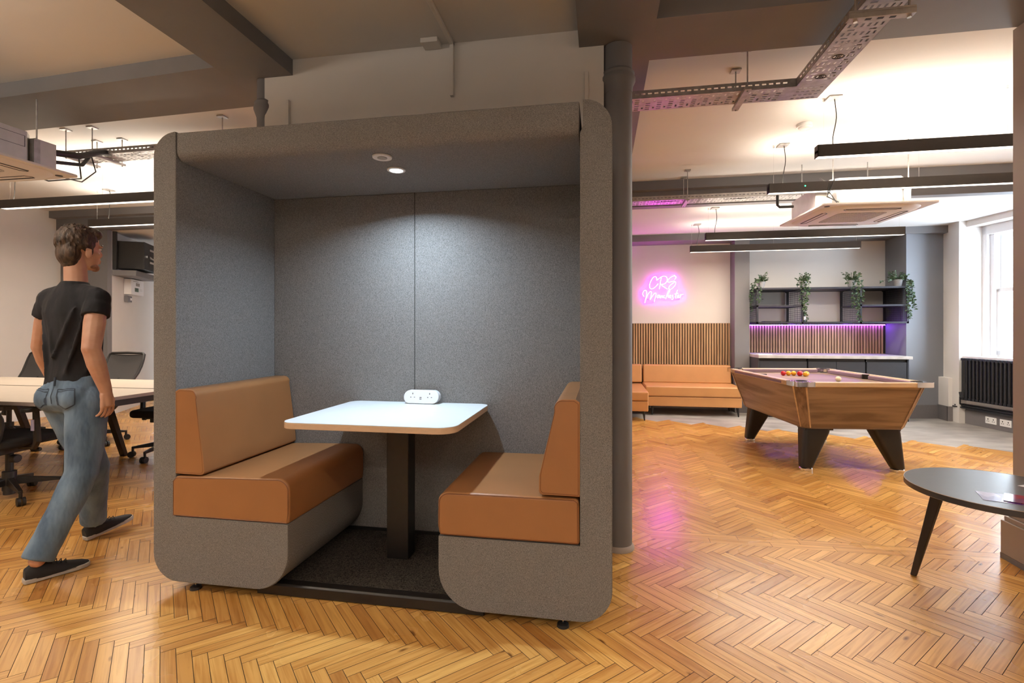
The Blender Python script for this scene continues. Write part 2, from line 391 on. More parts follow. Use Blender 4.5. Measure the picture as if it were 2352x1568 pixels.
# window wall: follows a line slightly off the room axis
W0 = Vector((4.79, 7.80, 0)); W1 = Vector((5.09, 6.06, 0)); wd = (W1-W0).normalized(); wn_ = Vector((-wd.y*-1, wd.x*-1, 0))
wn_ = Vector((wd.y, -wd.x, 0))         # points into the room (-x)
if wn_.x > 0: wn_ = -wn_
def wp(s, d, z): p = W0+wd*s+wn_*d; return (p.x, p.y, z)      # s along the wall, d out into the room
def wbox(mb, s0, s1, d0, d1, z0, z1): return mb.hexa([wp(s0, d0, z0), wp(s1, d0, z0), wp(s1, d1, z0), wp(s0, d1, z0)], [wp(s0, d0, z1), wp(s1, d0, z1), wp(s1, d1, z1), wp(s0, d1, z1)])
Lw = (W1-W0).length
struct(wbox(MB(), .0, Lw+.1, 0, -.40, 0, .88).build('wall_right', M['white'], smooth=0))
struct(wbox(MB(), 1.65, Lw+.1, 0, -.40, .88, 2.62).build('wall_right', M['white'], smooth=0))
struct(wbox(MB(), .0, Lw+.1, 0, -.40, 2.62, ZL).build('wall_right', M['white'], smooth=0))
struct(MB().box(5.0, 5.4, -3.5, 6.15, 0, ZC).build('wall_right', M['white'], smooth=0))
# boxed-in pipe step at the corner
struct(MB().box(4.70, 4.86, 7.80, 8.05, 0, .59).build('trim_%d' % (T[0]+1), M['white'], smooth=0)); T[0] += 1
# pier at the right edge of the view, with stepped plinth
struct(MB().box(2.20, 2.75, 2.66, 3.14, 0, ZB).build('wall_right', M['pier'], smooth=0))
b = MB()
for (o, z0, z1) in ((.035, .03, .21), (.025, .21, .235), (.013, .235, .26)): b.box(2.20-o, 2.75+o, 2.66-o, 3.14+o, z0, z1)
struct(b.build('baseboard_pier', M['pier'], smooth=0, bevel=.003))
struct(MB().box(2.20-.036, 2.79, 2.62, 3.176, 0, .03).build('baseboard_pier', M['skirt'], smooth=0))
# skirtings
b = MB(); b.box(4.685, 4.70, 7.79, 8.05, 0, .2); b.box(4.685, 4.86, 7.785, 7.80, 0, .2); wbox(b, .02, Lw, 0, .018, 0, .185); wbox(b, .02, Lw, 0, .012, .185, .205)
struct(b.build('baseboard_right', M['skirt'], smooth=0))
b = MB(); b.box(2.0, 2.21, 8.015, 8.03, 0, .18); b.prism([(4.25, 7.905), (4.69, 7.99), (4.69, 8.01), (4.25, 7.925)], 0, .19)
struct(b.build('baseboard_far', M['skirt'], smooth=0))
struct(MB().box(-7.87, -7.85, -3.4, 6.14, 0, .12).build('baseboard_left', M['winw'], smooth=0))

# window (sash)
wf = MB()
s0, s1 = .26, 1.56
DW = -.20
for a, c in ((s0-.10, s0), (s1, s1+.1)): wbox(wf, a, c, DW-.05, DW+.02, .88, 2.62)
wbox(wf, s0-.10, s1+.1, DW-.05, DW+.02, 2.50, 2.62)
for a, c in ((s0, s0+.06), (s1-.06, s1)): wbox(wf, a, c, DW-.16, DW-.02, .92, 2.50)
win = struct(wf.build('window_1', M['winw'], smooth=0, bevel=.006))
b = MB(); wbox(b, s0-.24, s1+.08, -.38, .045, .872, .90); b.build('window_sill', M['winw'], win, bevel=.004)
b = MB()
for a, c in ((s0+.06, s0+.11), (s1-.11, s1-.06)): wbox(b, a, c, DW-.09, DW-.05, .92, 1.78); wbox(b, a, c, DW-.14, DW-.10, 1.74, 2.50)
wbox(b, s0+.06, s1-.06, DW-.09, DW-.05, .90, .98); wbox(b, s0+.06, s1-.06, DW-.10, DW-.05, 1.74, 1.79); wbox(b, s0+.06, s1-.06, DW-.14, DW-.10, 2.43, 2.50)
b.build('window_sash', M['winw'], win, bevel=.003)
b = MB(); wbox(b, s0+.1, s1-.1, DW-.074, DW-.07, .97, 1.75); b.build('window_pane', M['glassw'], win, smooth=0)
b = MB(); wbox(b, s0+.1, s1-.1, DW-.124, DW-.12, 1.78, 2.44); b.build('window_pane', M['glassw'], win, smooth=0)

# radiator
rd = thing('radiator', 'anthracite column radiator mounted below the window above grey skirting', 'radiator', wp(.8, .09, .3))
b = MB()
for k in range(22):
    s = .24+k*.052
    for d in (.05, .085, .12): b.cyl(wp(s, d, .34), wp(s, d, .86), .0125, n=8)
    wbox(b, s-.018, s+.018, .04, .13, .845, .875); wbox(b, s-.018, s+.018, .04, .13, .325, .355)
b.build('column_section', M['rad'], rd)
b = MB(); b.tube([wp(.21, .085, .35), wp(.16, .085, .35), wp(.16, .085, .26)], .009); b.cyl(wp(.185, .085, .35), wp(.165, .085, .42), .018); b.build('valve', M['rad'], rd)
b = MB(); b.tube([wp(.05, .03, .255), wp(1.6, .03, .255)], .011); b.tube([wp(.05, .055, .235), wp(1.6, .055, .235)], .011); b.tube([wp(.16, .085, .26), wp(.16, .03, .255)], .009)
wbox(b, .03, 1.6, .005, .075, .206, .222)
tag(b.build('heating_pipe', M['rad']), 'pair of dark heating pipes on ledge beneath the radiator', 'pipe')

# double sockets on the skirting
def socket(s, z, lab):
    t = thing('double_socket', lab, 'socket', wp(s, .02, z), group='double sockets on the window wall skirting')
    b = MB(); wbox(b, s-.073, s+.073, .0185, .028, z, z+.086); b.build('face_plate', M['pwhite'], t, bevel=.003)
    for q in (-.036, .036):
        b = MB(); wbox(b, s+q-.006, s+q+.006, .028, .0295, z+.05, z+.066); wbox(b, s+q-.016, s+q-.006, .028, .0295, z+.028, z+.036); wbox(b, s+q+.006, s+q+.016, .028, .0295, z+.028, z+.036)
        b.build('pin_hole', M['slot'], t, smooth=0)
socket(.53, .06, 'left of two white double sockets on the skirting below the radiator')
socket(.72, .06, 'right of two white double sockets on the skirting, nearer the taupe pier')

# columns
def column(x, y, r, lab, zcap, rc):
    t = thing('iron_column', lab, 'column', (x, y, 0))
    MB().cyl((x, y, .0), (x, y, ZB-.002), r, n=40).build('shaft', M['grey'], t)
    prof = [(r+.001, 0), (r+.002, .02), (rc*.88, .045), (rc, .07), (rc, .085), (rc*.93, .10), (rc*.96, .115), (r+.001, .13)]
    MB().lathe((x, y, zcap), prof, 40).build('capital', M['grey'], t)
    MB().lathe((x, y, 0), [(r+.012, 0), (r+.012, .012), (r+.001, .03)], 40).build('base_ring', M['pier'], t)
column(.10, 2.945, .080, 'thick grey cast iron column standing beside the right side of the booth', 2.60, .098)
column(-2.155, 2.95, .055, 'slim grey cast iron column rising behind the top left corner of the booth', 2.61, .075)

# wall surface trunking, box
def tagged(mb, name, m, lab, cat, grp=None, **k): return tag(mb.build(name, M[m], **k), lab, cat, grp)
tagged(MB().box(-.884, -.862, 2.872, 2.90, 2.645, ZC-.001).box(-.884, -.862, -1.5, 2.90, ZC-.022, ZC-.001), 'cable_trunking', 'white', 'white trunking crossing the ceiling then dropping down the wall above the booth', 'trunking', bevel=.002)
tagged(MB().box(-1.966, -1.948, 2.88, 2.90, 2.2, 2.71), 'cable_trunking', 'white', 'short white trunking on the wall beside the slim column', 'trunking', bevel=.002)
tagged(MB().box(-.088, -.066, 2.88, 2.90, 2.2, 2.72), 'cable_trunking', 'white', 'short white trunking on the wall beside the thick column', 'trunking', bevel=.002)
tagged(MB().box(-1.045, -.94, 2.81, 2.915-.02, ZC-.03, ZC-.001), 'junction_box', 'white', 'square white junction box on the ceiling over the booth', 'junction box', bevel=.003)
t = thing('smoke_detector', 'round white smoke detector on the ceiling behind the long cable tray', 'smoke detector', (1.684, 4.552, ZC-.045))
MB().lathe((1.684, 4.552, ZC-.045), [(.03, 0), (.045, .008), (.05, .02)], 28).build('sensor', M['pwhite'], t); MB().lathe((1.684, 4.552, ZC-.025), [(.06, 0), (.062, .024)], 28).build('mounting_base', M['pwhite'], t)

# ------------------------------------------------------------------ the booth
X0, XL, XR, X1 = -2.125, -2.0, -.082, .046        # outer left, inner left, inner right, outer right
YF, YB_, YE = 2.08, 2.815, 2.855                   # front, inner back, outer back
booth = thing('meeting_booth', 'tall grey fabric upholstered booth with open front, roof and two facing benches', 'booth', ((X0+X1)/2, (YF+YE)/2, 0))
def sidepoly(flip):
    # front outline of side wall + bench base, in (x,z), for the left side; flip mirrors
    zt, zb, zs = 2.198, .046, .358
    P = []
    P += [(XL, zs), (XL, zt)]
    P += [(X0+.115+.0, zt)]+arc(X0+.115, zt-.115, .115, 90, 180, 10)
    P += arc(X0+.13, zb+.13, .13, 180, 270, 10)
    P += arc(-1.41-.17, zb+.17, .17, 270, 360, 10)
    P += [(-1.41, zs)]
    if flip:
        zb2 = zb
        P = [(XR, zs), (XR, zt-.135), (XR+.012, zt-.11), (XR+.012, zt)]+arc(X1-.115, zt-.115, .115, 90, 0, 10)+arc(X1-.13, zb2+.13, .13, 0, -90, 10)+arc(-.69+.17, zb2+.17, .17, 270, 180, 10)+[(-.69, zs)]
    return P
MB().prism(sidepoly(False), YF, YE, 'y').build('side_panel', M['fabric'], booth, bevel=.012, seg=4)
MB().prism(sidepoly(True), YF, YE, 'y').build('side_panel', M['fabric'], booth, bevel=.012, seg=4)
rp = [(YF, 2.192), (YE, 2.192), (YE, 2.06), (YF+.09, 2.06)]+arc(YF+.045, 2.105, .045, 270, 180, 6)
MB().prism(rp, XL+.003, XR-.003, 'x').build('roof_panel', M['fabrich'], booth, bevel=.006, seg=3)
MB().box(XL, (XL+XR)/2-.0015-.04, YB_, YE, .06, 2.06).build('back_panel', M['fabric'], booth, bevel=.004)
MB().box((XL+XR)/2+.0015-.04, XR, YB_, YE, .06, 2.06).build('back_panel', M['fabric'], booth, bevel=.004)
b = MB(); b.box(-1.085, -1.077, YB_+.002, YB_+.01, .06, 2.06)
b.build('back_seam', M['seam'], booth, smooth=0)
# piping lines round the front edges
def inset(P, d):
    out = []; n = len(P)
    for i in range(n):
        a = Vector(P[i-1]); c = Vector(P[(i+1) % n]); t = (c-a).normalized(); out.append((P[i][0]+t.y*d, P[i][1]-t.x*d))
    return out
for fl in (False, True):
    P = sidepoly(fl)[1:-1]
    MB().tube([(x, YF+.0105, z) for x, z in P[2:-1]][:], .0028, 5).build('edge_piping', M['fabric'], booth)
# platform
MB().box(-1.56, -.5, YF+.07, YB_, .012, .050).build('platform', M['carpet'], booth, smooth=0)
b = MB().prism([(YF+.045, .004), (YF+.045, .048), (YF+.052, .056), (YF+.095, .056), (YF+.095, .004)], -1.60, -.50, 'x')
b.build('platform_trim', M['black'], booth, bevel=.002)
MB().box(-1.60, -.5, YB_-.012, YB_+.003, .05, .068).build('platform_trim', M['black'], booth)
def foot(x, y):
    t = MB().cyl((x, y, 0), (x, y, .012), .026, .024, 24); t.lathe((x, y, .012), [(.022, 0), (.012, .006)], 20); o = t.build('levelling_foot', M['blackm'], booth)
    MB().cyl((x, y, .015), (x, y, .05), .004).build('threaded_rod', M['chrome'], o)
for x in (-1.925, -.155):
    foot(x, 2.118); foot(x, 2.74)
# cushions
def cushion(poly, name, y0, y1, lab=None):
    o = MB().prism(poly, y0, y1, 'y').build(name, M['tan'], booth, bevel=.014, seg=5)
    return o
yc0 = YF-.004
for side in (0, 1):
    if side == 0:
        seat = [(-2.018, .358), (-1.406, .358)]+[(-1.400, .40)]+arc(-1.40-.055, .566-.055, .055, 0, 90, 8)+[(-1.70, .560), (-2.0, .550)]+[(-2.018, .53)]
        back = [(-2.003, .562), (-1.862, .562)]+arc(-1.862, .577, .015, 270, 360, 4)+[(-1.852, .64), (-1.892, .925)]+arc(-1.925, .93, .036, 10, 90, 6)+[(-1.985, .966), (-2.003, .955)]
    else:
        seat = [(-.083, .362), (-.686, .362)]+[(-.694, .40)]+arc(-.693+.045, .55-.045, .045, 180, 90, 8)+[(-.40, .552), (-.1, .552), (-.085, .54)]
        back = [(-.0825, .56), (-.238, .562)]+arc(-.238, .577, .015, 270, 180, 4)+[(-.252, .64), (-.186, .915)]+arc(-.152, .925, .036, 170, 90, 6)+[(-.1, .962), (-.0825, .95)]
    sc = cushion(seat, 'seat_cushion', yc0, YB_-.004); bc = cushion(back, 'backrest_cushion', yc0+.004, YB_-.006)
    for par, poly, yy in ((sc, seat, yc0), (bc, back, yc0+.004)):
        cx = sum(p[0] for p in poly)/len(poly); cz = sum(p[1] for p in poly)/len(poly)
        pts = [(p[0]+(.007 if p[0] < cx else -.007)*min(1, abs(p[0]-cx)/.05), yy+.0015, p[1]+(.007 if p[1] < cz else -.007)*min(1, abs(p[1]-cz)/.05)) for p in poly]
        MB().tube(pts+[pts[0]], .0022, 5).build('cushion_piping', M['tanseam'], par)
# roof fittings
t = booth
MB().lathe((-1.015, 2.39, 2.052), [(.030, .003), (.034, 0), (.045, .001), (.046, .006)], 32).build('downlight_ring', M['pwhite'], t)
lens = MB().cyl((-1.015, 2.39, 2.0515), (-1.015, 2.39, 2.0535), .029, n=28).build('downlight_lens', M['led'], t, smooth=0)
MB().lathe((-1.004, 2.20, 2.052), [(.024, .001), (.026, 0), (.044, 0), (.046, .006)], 32).build('sensor_ring', M['pwhite'], t)
MB().cyl((-1.004, 2.20, 2.0505), (-1.004, 2.20, 2.053), .0225, n=28).build('sensor_face', M['grille'], t, smooth=0)
dl = area('booth_downlight', (-1.015, 2.39, 2.048), (.055, .055), 19, (.64, .82, 1), (0, 0, 0), booth, 'DISK', radians(150))

# table inside the booth
tb = thing('booth_table', 'white topped cafe table on a square black leg inside the booth', 'table', (-1.05, 2.5, .05))
top = [(-1.455, 2.10), ]
P = rrect(-1.465, -.625, 2.085, YB_-.003, [.06, .06, .07, .085], 10)
MB().prism(P, .794, .8215).build('table_top_edge', M['edge'], tb, bevel=.002)
MB().prism(rrect(-1.464, -.626, 2.086, YB_-.004, [.06, .06, .07, .085], 10), .8215, .8235).build('table_top', M['lam'], tb, smooth=0)
MB().box(-1.105, -.985, 2.475, 2.57, .052, .79).build('leg', M['black'], tb, bevel=.004)
MB().box(-1.20, -.89, 2.40, 2.65, .780, .794).build('mounting_plate', M['black'], tb)
pm = thing('power_module', 'white pill shaped power module standing at the back of the booth table', 'power module', (-1.015, 2.765, .8235))
P = [(x, z) for x, z in rrect(-1.12, -.91, .826, .90, .036, 10)]
body = MB(); yy0, yy1 = 2.735, 2.79
n = len(P); body.loft([[(x, yy0+(z-.826)*.22, z+.0) for x, z in P], [(x*1+(.0), yy1, z) for x, z in P]])
body.build('housing', M['pwhite'], pm, bevel=.004)
b = MB().box(-1.055, -.985, 2.75, 2.78, .8236, .830); b.build('base_foot', M['slot'], pm)
def front(x, z): return (x, yy0+(z-.826)*.22, z)
for cx in (-1.066, -.964):
    b = MB()
    for (dx, dz, w_, h_) in ((.0, .054, .002, .0045), (-.010, .034, .0035, .0015), (.012, .034, .0035, .0015)):
        x, y, z = front(cx+dx, .828+dz); b.box(x-w_, x+w_, y-.0012, y+.001, z-h_, z+h_)
    b.build('socket_hole', M['slot'], pm, smooth=0)
b = MB()
for dz in (.033, .024):
    x, y, z = front(-1.017, .828+dz); b.box(x-.006, x+.006, y-.0012, y+.001, z-.0018, z+.0018)
b.build('usb_port', M['slot'], pm, smooth=0)

# ------------------------------------------------------------------ pendant lamps
def pendant(x0, y, z, length, zc, lab, roses, wires, grp, pw=1, led=False, dp=1):
    h, wd_ = .088, .062
    t = thing('linear_pendant_lamp', lab, 'pendant lamp', (x0, y, z), group=grp)
    x1 = x0+length
    b = MB(); b.box(x0, x1, y, y+.004, z, z+h); b.box(x0, x1, y+wd_-.004, y+wd_, z, z+h); b.box(x0, x0+.004, y, y+wd_, z, z+h); b.box(x1-.004, x1, y, y+wd_, z, z+h)
    b.box(x0, x1, y+.004, y+wd_-.004, z+.03, z+.05)
    b.build('housing', M['lampb'], t, smooth=0)
    MB().box(x0+.004, x1-.004, y+.004, y+wd_-.004, z+.0005, z+.006).build('diffuser', M['diff'], t, smooth=0)
    MB().box(x0+.004, x1-.004, y+.004, y+wd_-.004, z+h-.012, z+h-.006).build('top_diffuser', M['diffu'], t, smooth=0)
    for xw in wires:
        MB().cyl((xw, y+wd_/2, z+h-.02), (xw, y+wd_/2, zc-.001), .0012, n=6).cyl((xw, y+wd_/2, zc-.022), (xw, y+wd_/2, zc-.001), .008, n=10).build('suspension_wire', M['chrome'], t)
    for xr in roses:
        b = MB().box(xr-.045, xr+.045, y-.022, y+.08, zc-.012, zc-.001); ro = b.build('ceiling_plate', M['galv'], t, bevel=.002)
        pts = [(xr+.01+.012*sin(k/10*pi*1.6), y+.03+.004*sin(k), zc-.012-(zc-.012-z-h+.01)*k/10) for k in range(11)]
        MB().tube(pts, .0035, 6).build('power_cable', M['cableb'], t)
    if led: MB().ell((x0+.31, y-.001, z+.052), (.006, .003, .006), 8, 6).build('indicator', M['green'], t)
    area('lamp_down', (x0+length/2, y+wd_/2, z-.001), (length-.02, .05), DOWN*length*dp, WARM, (0, 0, 0), t)
    area('lamp_up', (x0+length/2, y+wd_/2, z+h+.001), (length-.02, .05), UP*length*pw, WARM, (pi, 0, 0), t)
G = 'linear pendant lamps'
pendant(1.585, 4.04, 2.53, 2.36, ZC, 'nearest dark linear pendant lamp on the right, highest in view', [1.70], [1.637, 2.82, 3.9], G)
pendant(1.545, 5.0, 2.52, 2.36, ZC, 'dark linear pendant lamp with a green indicator light, second from the front', [1.675], [1.594, 2.80, 3.85], G, led=True)
pendant(1.235, 6.265, 2.315, 2.12, ZL, 'dark linear pendant lamp just below the ceiling unit, third from the front', [1.345], [1.27, 2.27, 3.31], G, pw=.55)
pendant(1.22, 7.20, 2.315, 2.12, ZL, 'lowest dark linear pendant lamp in view, above the pool table and shelf', [1.315], [1.24, 2.29, 3.30], G, pw=.55)
pendant(-6.19, 4.23, 2.52, 2.36, ZC, 'longer visible linear pendant lamp left of the booth, under the cable tray', [-6.05], [-6.1, -4.95, -3.9], G, pw=1.1)
pendant(-6.22, 5.17, 2.52, 2.36, ZC, 'linear pendant lamp just above the head of the walking person', [-5.95], [-6.12, -4.95, -3.9], G, pw=.8)
# unseen lamps of the same kind, assumed and added behind the viewpoint for light
pendant(-5.2, .75, 2.52, 2.36, ZC, 'assumed linear pendant lamp, unseen behind the viewpoint on the left', [-5.0], [-5.1, -4.0, -2.9], G, pw=5.5, dp=1.0)
pendant(-2.0, -1.35, 2.52, 2.36, ZC, 'assumed linear pendant lamp, unseen behind the viewpoint in the middle', [-1.7], [-1.9, -.8, .25], G, pw=3.4, dp=.7)
pendant(1.0, .2, 2.52, 2.36, ZC, 'assumed linear pendant lamp, unseen behind the viewpoint on the right', [1.25], [1.1, 2.2, 3.2], G, pw=1.6, dp=.7)
rl = thing('rear_fill_panel', 'wide flat fill light panel added out of view behind the viewpoint', 'fill light', (-1.2, -2.4, 2.86))  # unseen fill panel, added to brighten the room from behind the camera
MB().box(-3.45, 1.05, -2.92, -1.88, 2.86, 2.90).build('housing', M['winw'], rl)
for x in (-3.3, .9): MB().cyl((x, -2.4, 2.90), (x, -2.4, ZC-.001), .004, n=8).build('suspension_wire', M['chrome'], rl)  # housing and wires made up to carry the added fill
area('rear_fill_light', (-1.2, -2.4, 2.858), (4.4, 1.0), BACK*1.35, (1, .93, .84), (0, 0, 0), rl)

# ------------------------------------------------------------------ cable trays
def traymesh(L, Wd_, lip=.05, step=.1, name='cable_tray'):
    # local: runs along +x from 0, width along +y from 0, bottom at z=0
    holes = []; k = 0; x = .03
    while x < L-.05:
        if k % 2 == 0:
            for y in [Wd_*q for q in (.12, .27, .42, .58, .73, .88)]: holes.append((x, x+.028, y-.0055, y+.0055))
            x += .046
        else:
            for y in (Wd_*.24, Wd_*.76): holes.append((x, x+.012, y-.016, y+.016))
            x += .026
        k += 1
    b = MB(); th = .0015
    for (a, c, d, e) in shutter(0, L, 0, Wd_, holes): b.box(a, c, d, e, 0, th)
    lh = []; x = .02
    while x < L-.04: lh.append((x, x+.024, lip*.45, lip*.45+.009)); x += .04
    for (a, c, d, e) in shutter(0, L, 0, lip, lh):
        b.box(a, c, 0, th, d, e); b.box(a, c, Wd_-th, Wd_, d, e)
    b.box(0, L, 0, .008, lip-.0015, lip); b.box(0, L, Wd_-.008, Wd_, lip-.0015, lip)
    return b
def traypiece(parent, x, y, z, L, W_, rz, name='tray_section', **k):
    b = traymesh(L, W_, **k); b.xf(Matrix.Translation((x, y, z)) @ Matrix.Rotation(rz, 4, 'Z')); return b.build(name, M['galv'], parent, smooth=0)
def hanger(parent, x, y0, y1, z, along='y', zt=ZC):
    # strut channel beneath the tray and two threaded rods
    b = MB()
    if along == 'y':
        b.box(x-.02, x+.02, y0, y1, z-.022, z-.002); b.build('strut_channel', M['galv'], parent, bevel=.002)
        for y in (y0+.02, y1-.02):
            MB().cyl((x, y, z-.03), (x, y, zt-.002), .0045, n=8).build('threaded_rod', M['galv'], parent)
            MB().box(x-.03, x+.03, y-.03, y+.03, zt-.01, zt-.001).build('rod_bracket', M['galv'], parent)
    else:
        b.box(y0, y1, x-.02, x+.02, z-.022, z-.002); b.build('strut_channel', M['galv'], parent, bevel=.002)
        for y in (y0+.02, y1-.02):
            MB().cyl((y, x, z-.03), (y, x, zt-.002), .0045, n=8).build('threaded_rod', M['galv'], parent)
tr = thing('cable_tray', 'long perforated steel cable tray turning a corner above the right of the booth', 'cable tray', (.9, 3.3, 2.73))
traypiece(tr, .12, 3.30, 2.73, 1.06, .19, 0)
traypiece(tr, 1.365, 2.0, 2.73, 1.30, .19, pi/2)
b = MB(); hs = []
for (a, c, d, e) in shutter(1.18, 1.365, 3.30, 3.49, [(1.2+.03*i, 1.2+.03*i+.018, 3.33+.045*j, 3.338+.045*j) for i in range(5) for j in range(4)]): b.box(a, c, d, e, 2.73, 2.7315)
b.box(1.363, 1.365, 3.3, 3.49, 2.73, 2.78); b.box(1.18, 1.365, 3.488, 3.49, 2.73, 2.78); b.build('tray_corner', M['galv'], tr, smooth=0)
hanger(tr, .885, 3.24, 3.55, 2.73)
b = MB(); b.box(1.115, 1.39, 2.51, 2.55, 2.665, 2.69); b.box(1.115, 1.39, 2.51, 2.515, 2.69, 2.70); b.box(1.115, 1.39, 2.545, 2.55, 2.69, 2.70); sc = b.build('strut_channel', M['galv'], tr, bevel=.002)
b = MB()
for k in range(3): b.box(1.19+.05*k, 1.215+.05*k, 2.522, 2.536, 2.664, 2.6655)
b.build('slot', M['slot'], sc, smooth=0)
for x in (1.15, 1.37):
    MB().cyl((x, 2.53, 2.66), (x, 2.53, ZC-.002), .005, n=8).build('threaded_rod', M['galv'], tr); MB().cyl((x, 2.53, 2.655), (x, 2.53, 2.664), .010, n=6).build('nut', M['chrome'], tr)
# logo-like oval stampings of the tray: an outlined oval with strokes
for y in (2.98, 3.22-.02):
    b = MB(); b.tube([(1.27+.030*cos(a*pi/9), y+.020*sin(a*pi/9), 2.7285) for a in range(19)], .0018, 4)
    for q in (-.012, .0, .012): b.box(1.27+q-.0015, 1.27+q+.0015, y-.011, y+.011, 2.7275, 2.7295)
    b.box(1.255, 1.285, y-.002, y+.001, 2.7275, 2.7295)
    b.build('stamped_mark', M['slot'], tr, smooth=0)
tr2 = thing('cable_tray', 'far perforated cable tray lit purple, running to the ceiling unit on the right', 'cable tray', (1.3, 5.8, 2.68))
traypiece(tr2, .15, 5.66, 2.66, 1.95, .20, 0)
hanger(tr2, .925, 5.62, 5.92, 2.66)
MB().tube([(.15+.12*k, 5.72+.01*sin(k*2), 2.672+.006*sin(k)) for k in range(17)], .012, 6).build('cable_bundle', M['cableb'], tr2)
tr3 = thing('cable_tray', 'perforated steel cable tray left of the booth leading to the ceiling unit', 'cable tray', (-3.9, 3.6, 2.75))
traypiece(tr3, -4.60, 3.60, 2.75, 1.95, .20, 0)
for x in (-4.52, -4.25, -3.0): hanger(tr3, x, 3.55, 3.86, 2.75)
MB().tube([(-4.65+.13*k, 3.68+.02*sin(k*1.7), 2.772+.012*sin(k*1.1)+(.02 if k % 5 == 2 else 0)) for k in range(15)], .010, 6).build('cable_bundle', M['cableb'], tr3)

# ------------------------------------------------------------------ ceiling cassette units
def cassette(cx, cy, z, size, rz, lab, ztop):
    t = thing('ceiling_cassette_unit', lab, 'air conditioner', (cx, cy, z), rz)
    h = size/2; q = h*.66
    L_ = dict(parent=t, world=False)
    b = MB(); b.prism(rrect(-h, h, -h, h, .03, 5), .018, .034); b.loft([[(x*.84, y*.84, -.002) for x, y in rrect(-h, h, -h, h, h*.45, 8)], [(x*.90, y*.90, .018) for x, y in rrect(-h, h, -h, h, h*.42, 8)]])
    b.build('fascia_panel', M['acwhite'], bevel=.003, **L_)
    # curved air slots
    for k in range(4):
        pts = [rot2(h*.76, h*a, k*pi/2) for a in (-.48, -.3, 0, .3, .48)]
        b = MB(); b.tube([(p[0], p[1], -.001) for p in pts], .006, 6)
        pts2 = [rot2(h*.66, h*a, k*pi/2) for a in (-.44, -.3, 0, .3, .44)]
        b.tube([(p[0], p[1], -.0025) for p in pts2], .003, 6)
        for s_ in (-1, 1): b.tube([(*rot2(h*.76, h*.48*s_, k*pi/2), -.001), (*rot2(h*.72, h*.50*s_, k*pi/2), -.002), (*rot2(h*.66, h*.44*s_, k*pi/2), -.0025)], .003, 6)
        b.build('air_slot', M['slot'], **L_)
    b = MB()
    for k in range(13):
        for (u0, u1, v0, v1) in ((-.42, .42, -.42+.068*k, -.412+.068*k), (-.42+.068*k, -.412+.068*k, -.42, .42)):
            b.box(h*u0, h*u1, h*v0, h*v1, -.006, -.0015)
    b.build('intake_grille', M['acwhite'], smooth=0, **L_)
    MB().prism(rrect(-h*.45, h*.45, -h*.45, h*.45, h*.1), -.004, -.0015).build('grille_backing', M['grille'], smooth=0, **L_)
    MB().cyl((h*.80, h*.86, .015), (h*.80, h*.86, .0195), .022).cyl((-h*.86, -h*.86, .015), (-h*.86, -h*.86, .0195), .022).build('sensor_window', M['slot'], **L_)
    body = MB().prism([(-q, -q+.06), (-q+.06, -q), (q-.06, -q), (q, -q+.06), (q, q-.06), (q-.06, q), (-q+.06, q), (-q, q-.06)], .034, ztop-z-.0)
    bo = body.build('unit_body', M['galvl'], smooth=0, bevel=.003, **L_)
    b = MB(); ht = ztop-z
    for k in range(4):
        for (a, c, d, e) in ((-.30, .30, .60, .605), (-.30, .30, .90, .905), (-.30, -.295, .60, .905), (.295, .30, .60, .905), (-.40, -.33, .5, .506)):
            p = [rot2(x, y, k*pi/2) for x, y in ((a*h*1.7, -q-.001), (c*h*1.7, -q-.001), (c*h*1.7, -q+.002), (a*h*1.7, -q+.002))]
            b.prism(p, .034+(ht-.034)*(d-.05), .034+(ht-.034)*(e-.045))
    b.build('panel_seam', M['slot'], smooth=0, parent=bo, world=False) if False else b.build('panel_seam', M['slot'], smooth=0, parent=t, world=False)
    for sx, sy in ((1, 1), (-1, 1), (1, -1), (-1, -1)):
        MB().box(sx*q*.98-.02, sx*q*.98+.02, sy*q*.98-.02, sy*q*.98+.02, .06, .24).build('hanging_bracket', M['galv'], smooth=0, **L_)
        MB().cyl((sx*q, sy*q, .22), (sx*q, sy*q, ZC-z-.001), .005, n=8).build('threaded_rod', M['galv'], **L_)
    return t
ca = cassette(2.40, 5.36, 2.34, .96, .05, 'square ceiling cassette unit with pink lit panel hanging above the pool table', 2.64)
cb = cassette(-4.22, 2.57, 2.34, .96, 0, 'square ceiling cassette unit cut off by the left edge of the view', 2.62)
MB().box(2.0, 2.1, 5.15, 5.75, 2.38, 2.6).build('control_box', M['galvl'], ca, bevel=.003)
MB().tube([(1.93, 5.5, 2.50), (1.80, 5.5, 2.50), (1.78, 5.5, 2.52), (1.78, 5.5, 2.62)], .014, 8).build('drain_pipe', M['cableb'], ca)
MB().tube([(2.02, 5.1, 2.66), (2.06, 5.0, 2.58), (2.03, 4.98, 2.46), (2.12, 4.96, 2.40)], .006, 6).tube([(2.1, 5.0, 2.62), (2.05, 4.98, 2.5), (2.1, 4.95, 2.39)], .005, 6).build('cable', M['cableb'], ca)
MB().tube([(-3.98, 3.02, 2.55), (-3.99, 3.25, 2.60), (-4.15, 3.55, 2.74), (-4.15, 3.66, 2.775)], .024, 10).tube([(-3.97, 3.02, 2.48), (-4.0, 3.28, 2.54), (-4.22, 3.56, 2.76), (-4.22, 3.66, 2.77)], .014, 8).build('refrigerant_pipe', M['cableb'], cb)
MB().box(-4.06, -3.92, 2.89, 3.03, 2.40, 2.60).build('control_box', M['galvl'], cb, bevel=.003)
MB().tube([(-4.45, 3.62, 2.75), (-4.40, 3.60, 2.55), (-4.35, 3.3, 2.44), (-4.2, 3.05, 2.42)], .006, 6).tube([(-4.3, 3.6, 2.75), (-4.25, 3.6, 2.6), (-4.15, 3.4, 2.45), (-4.05, 3.1, 2.41)], .005, 6).build('cable', M['cableb'], cb)

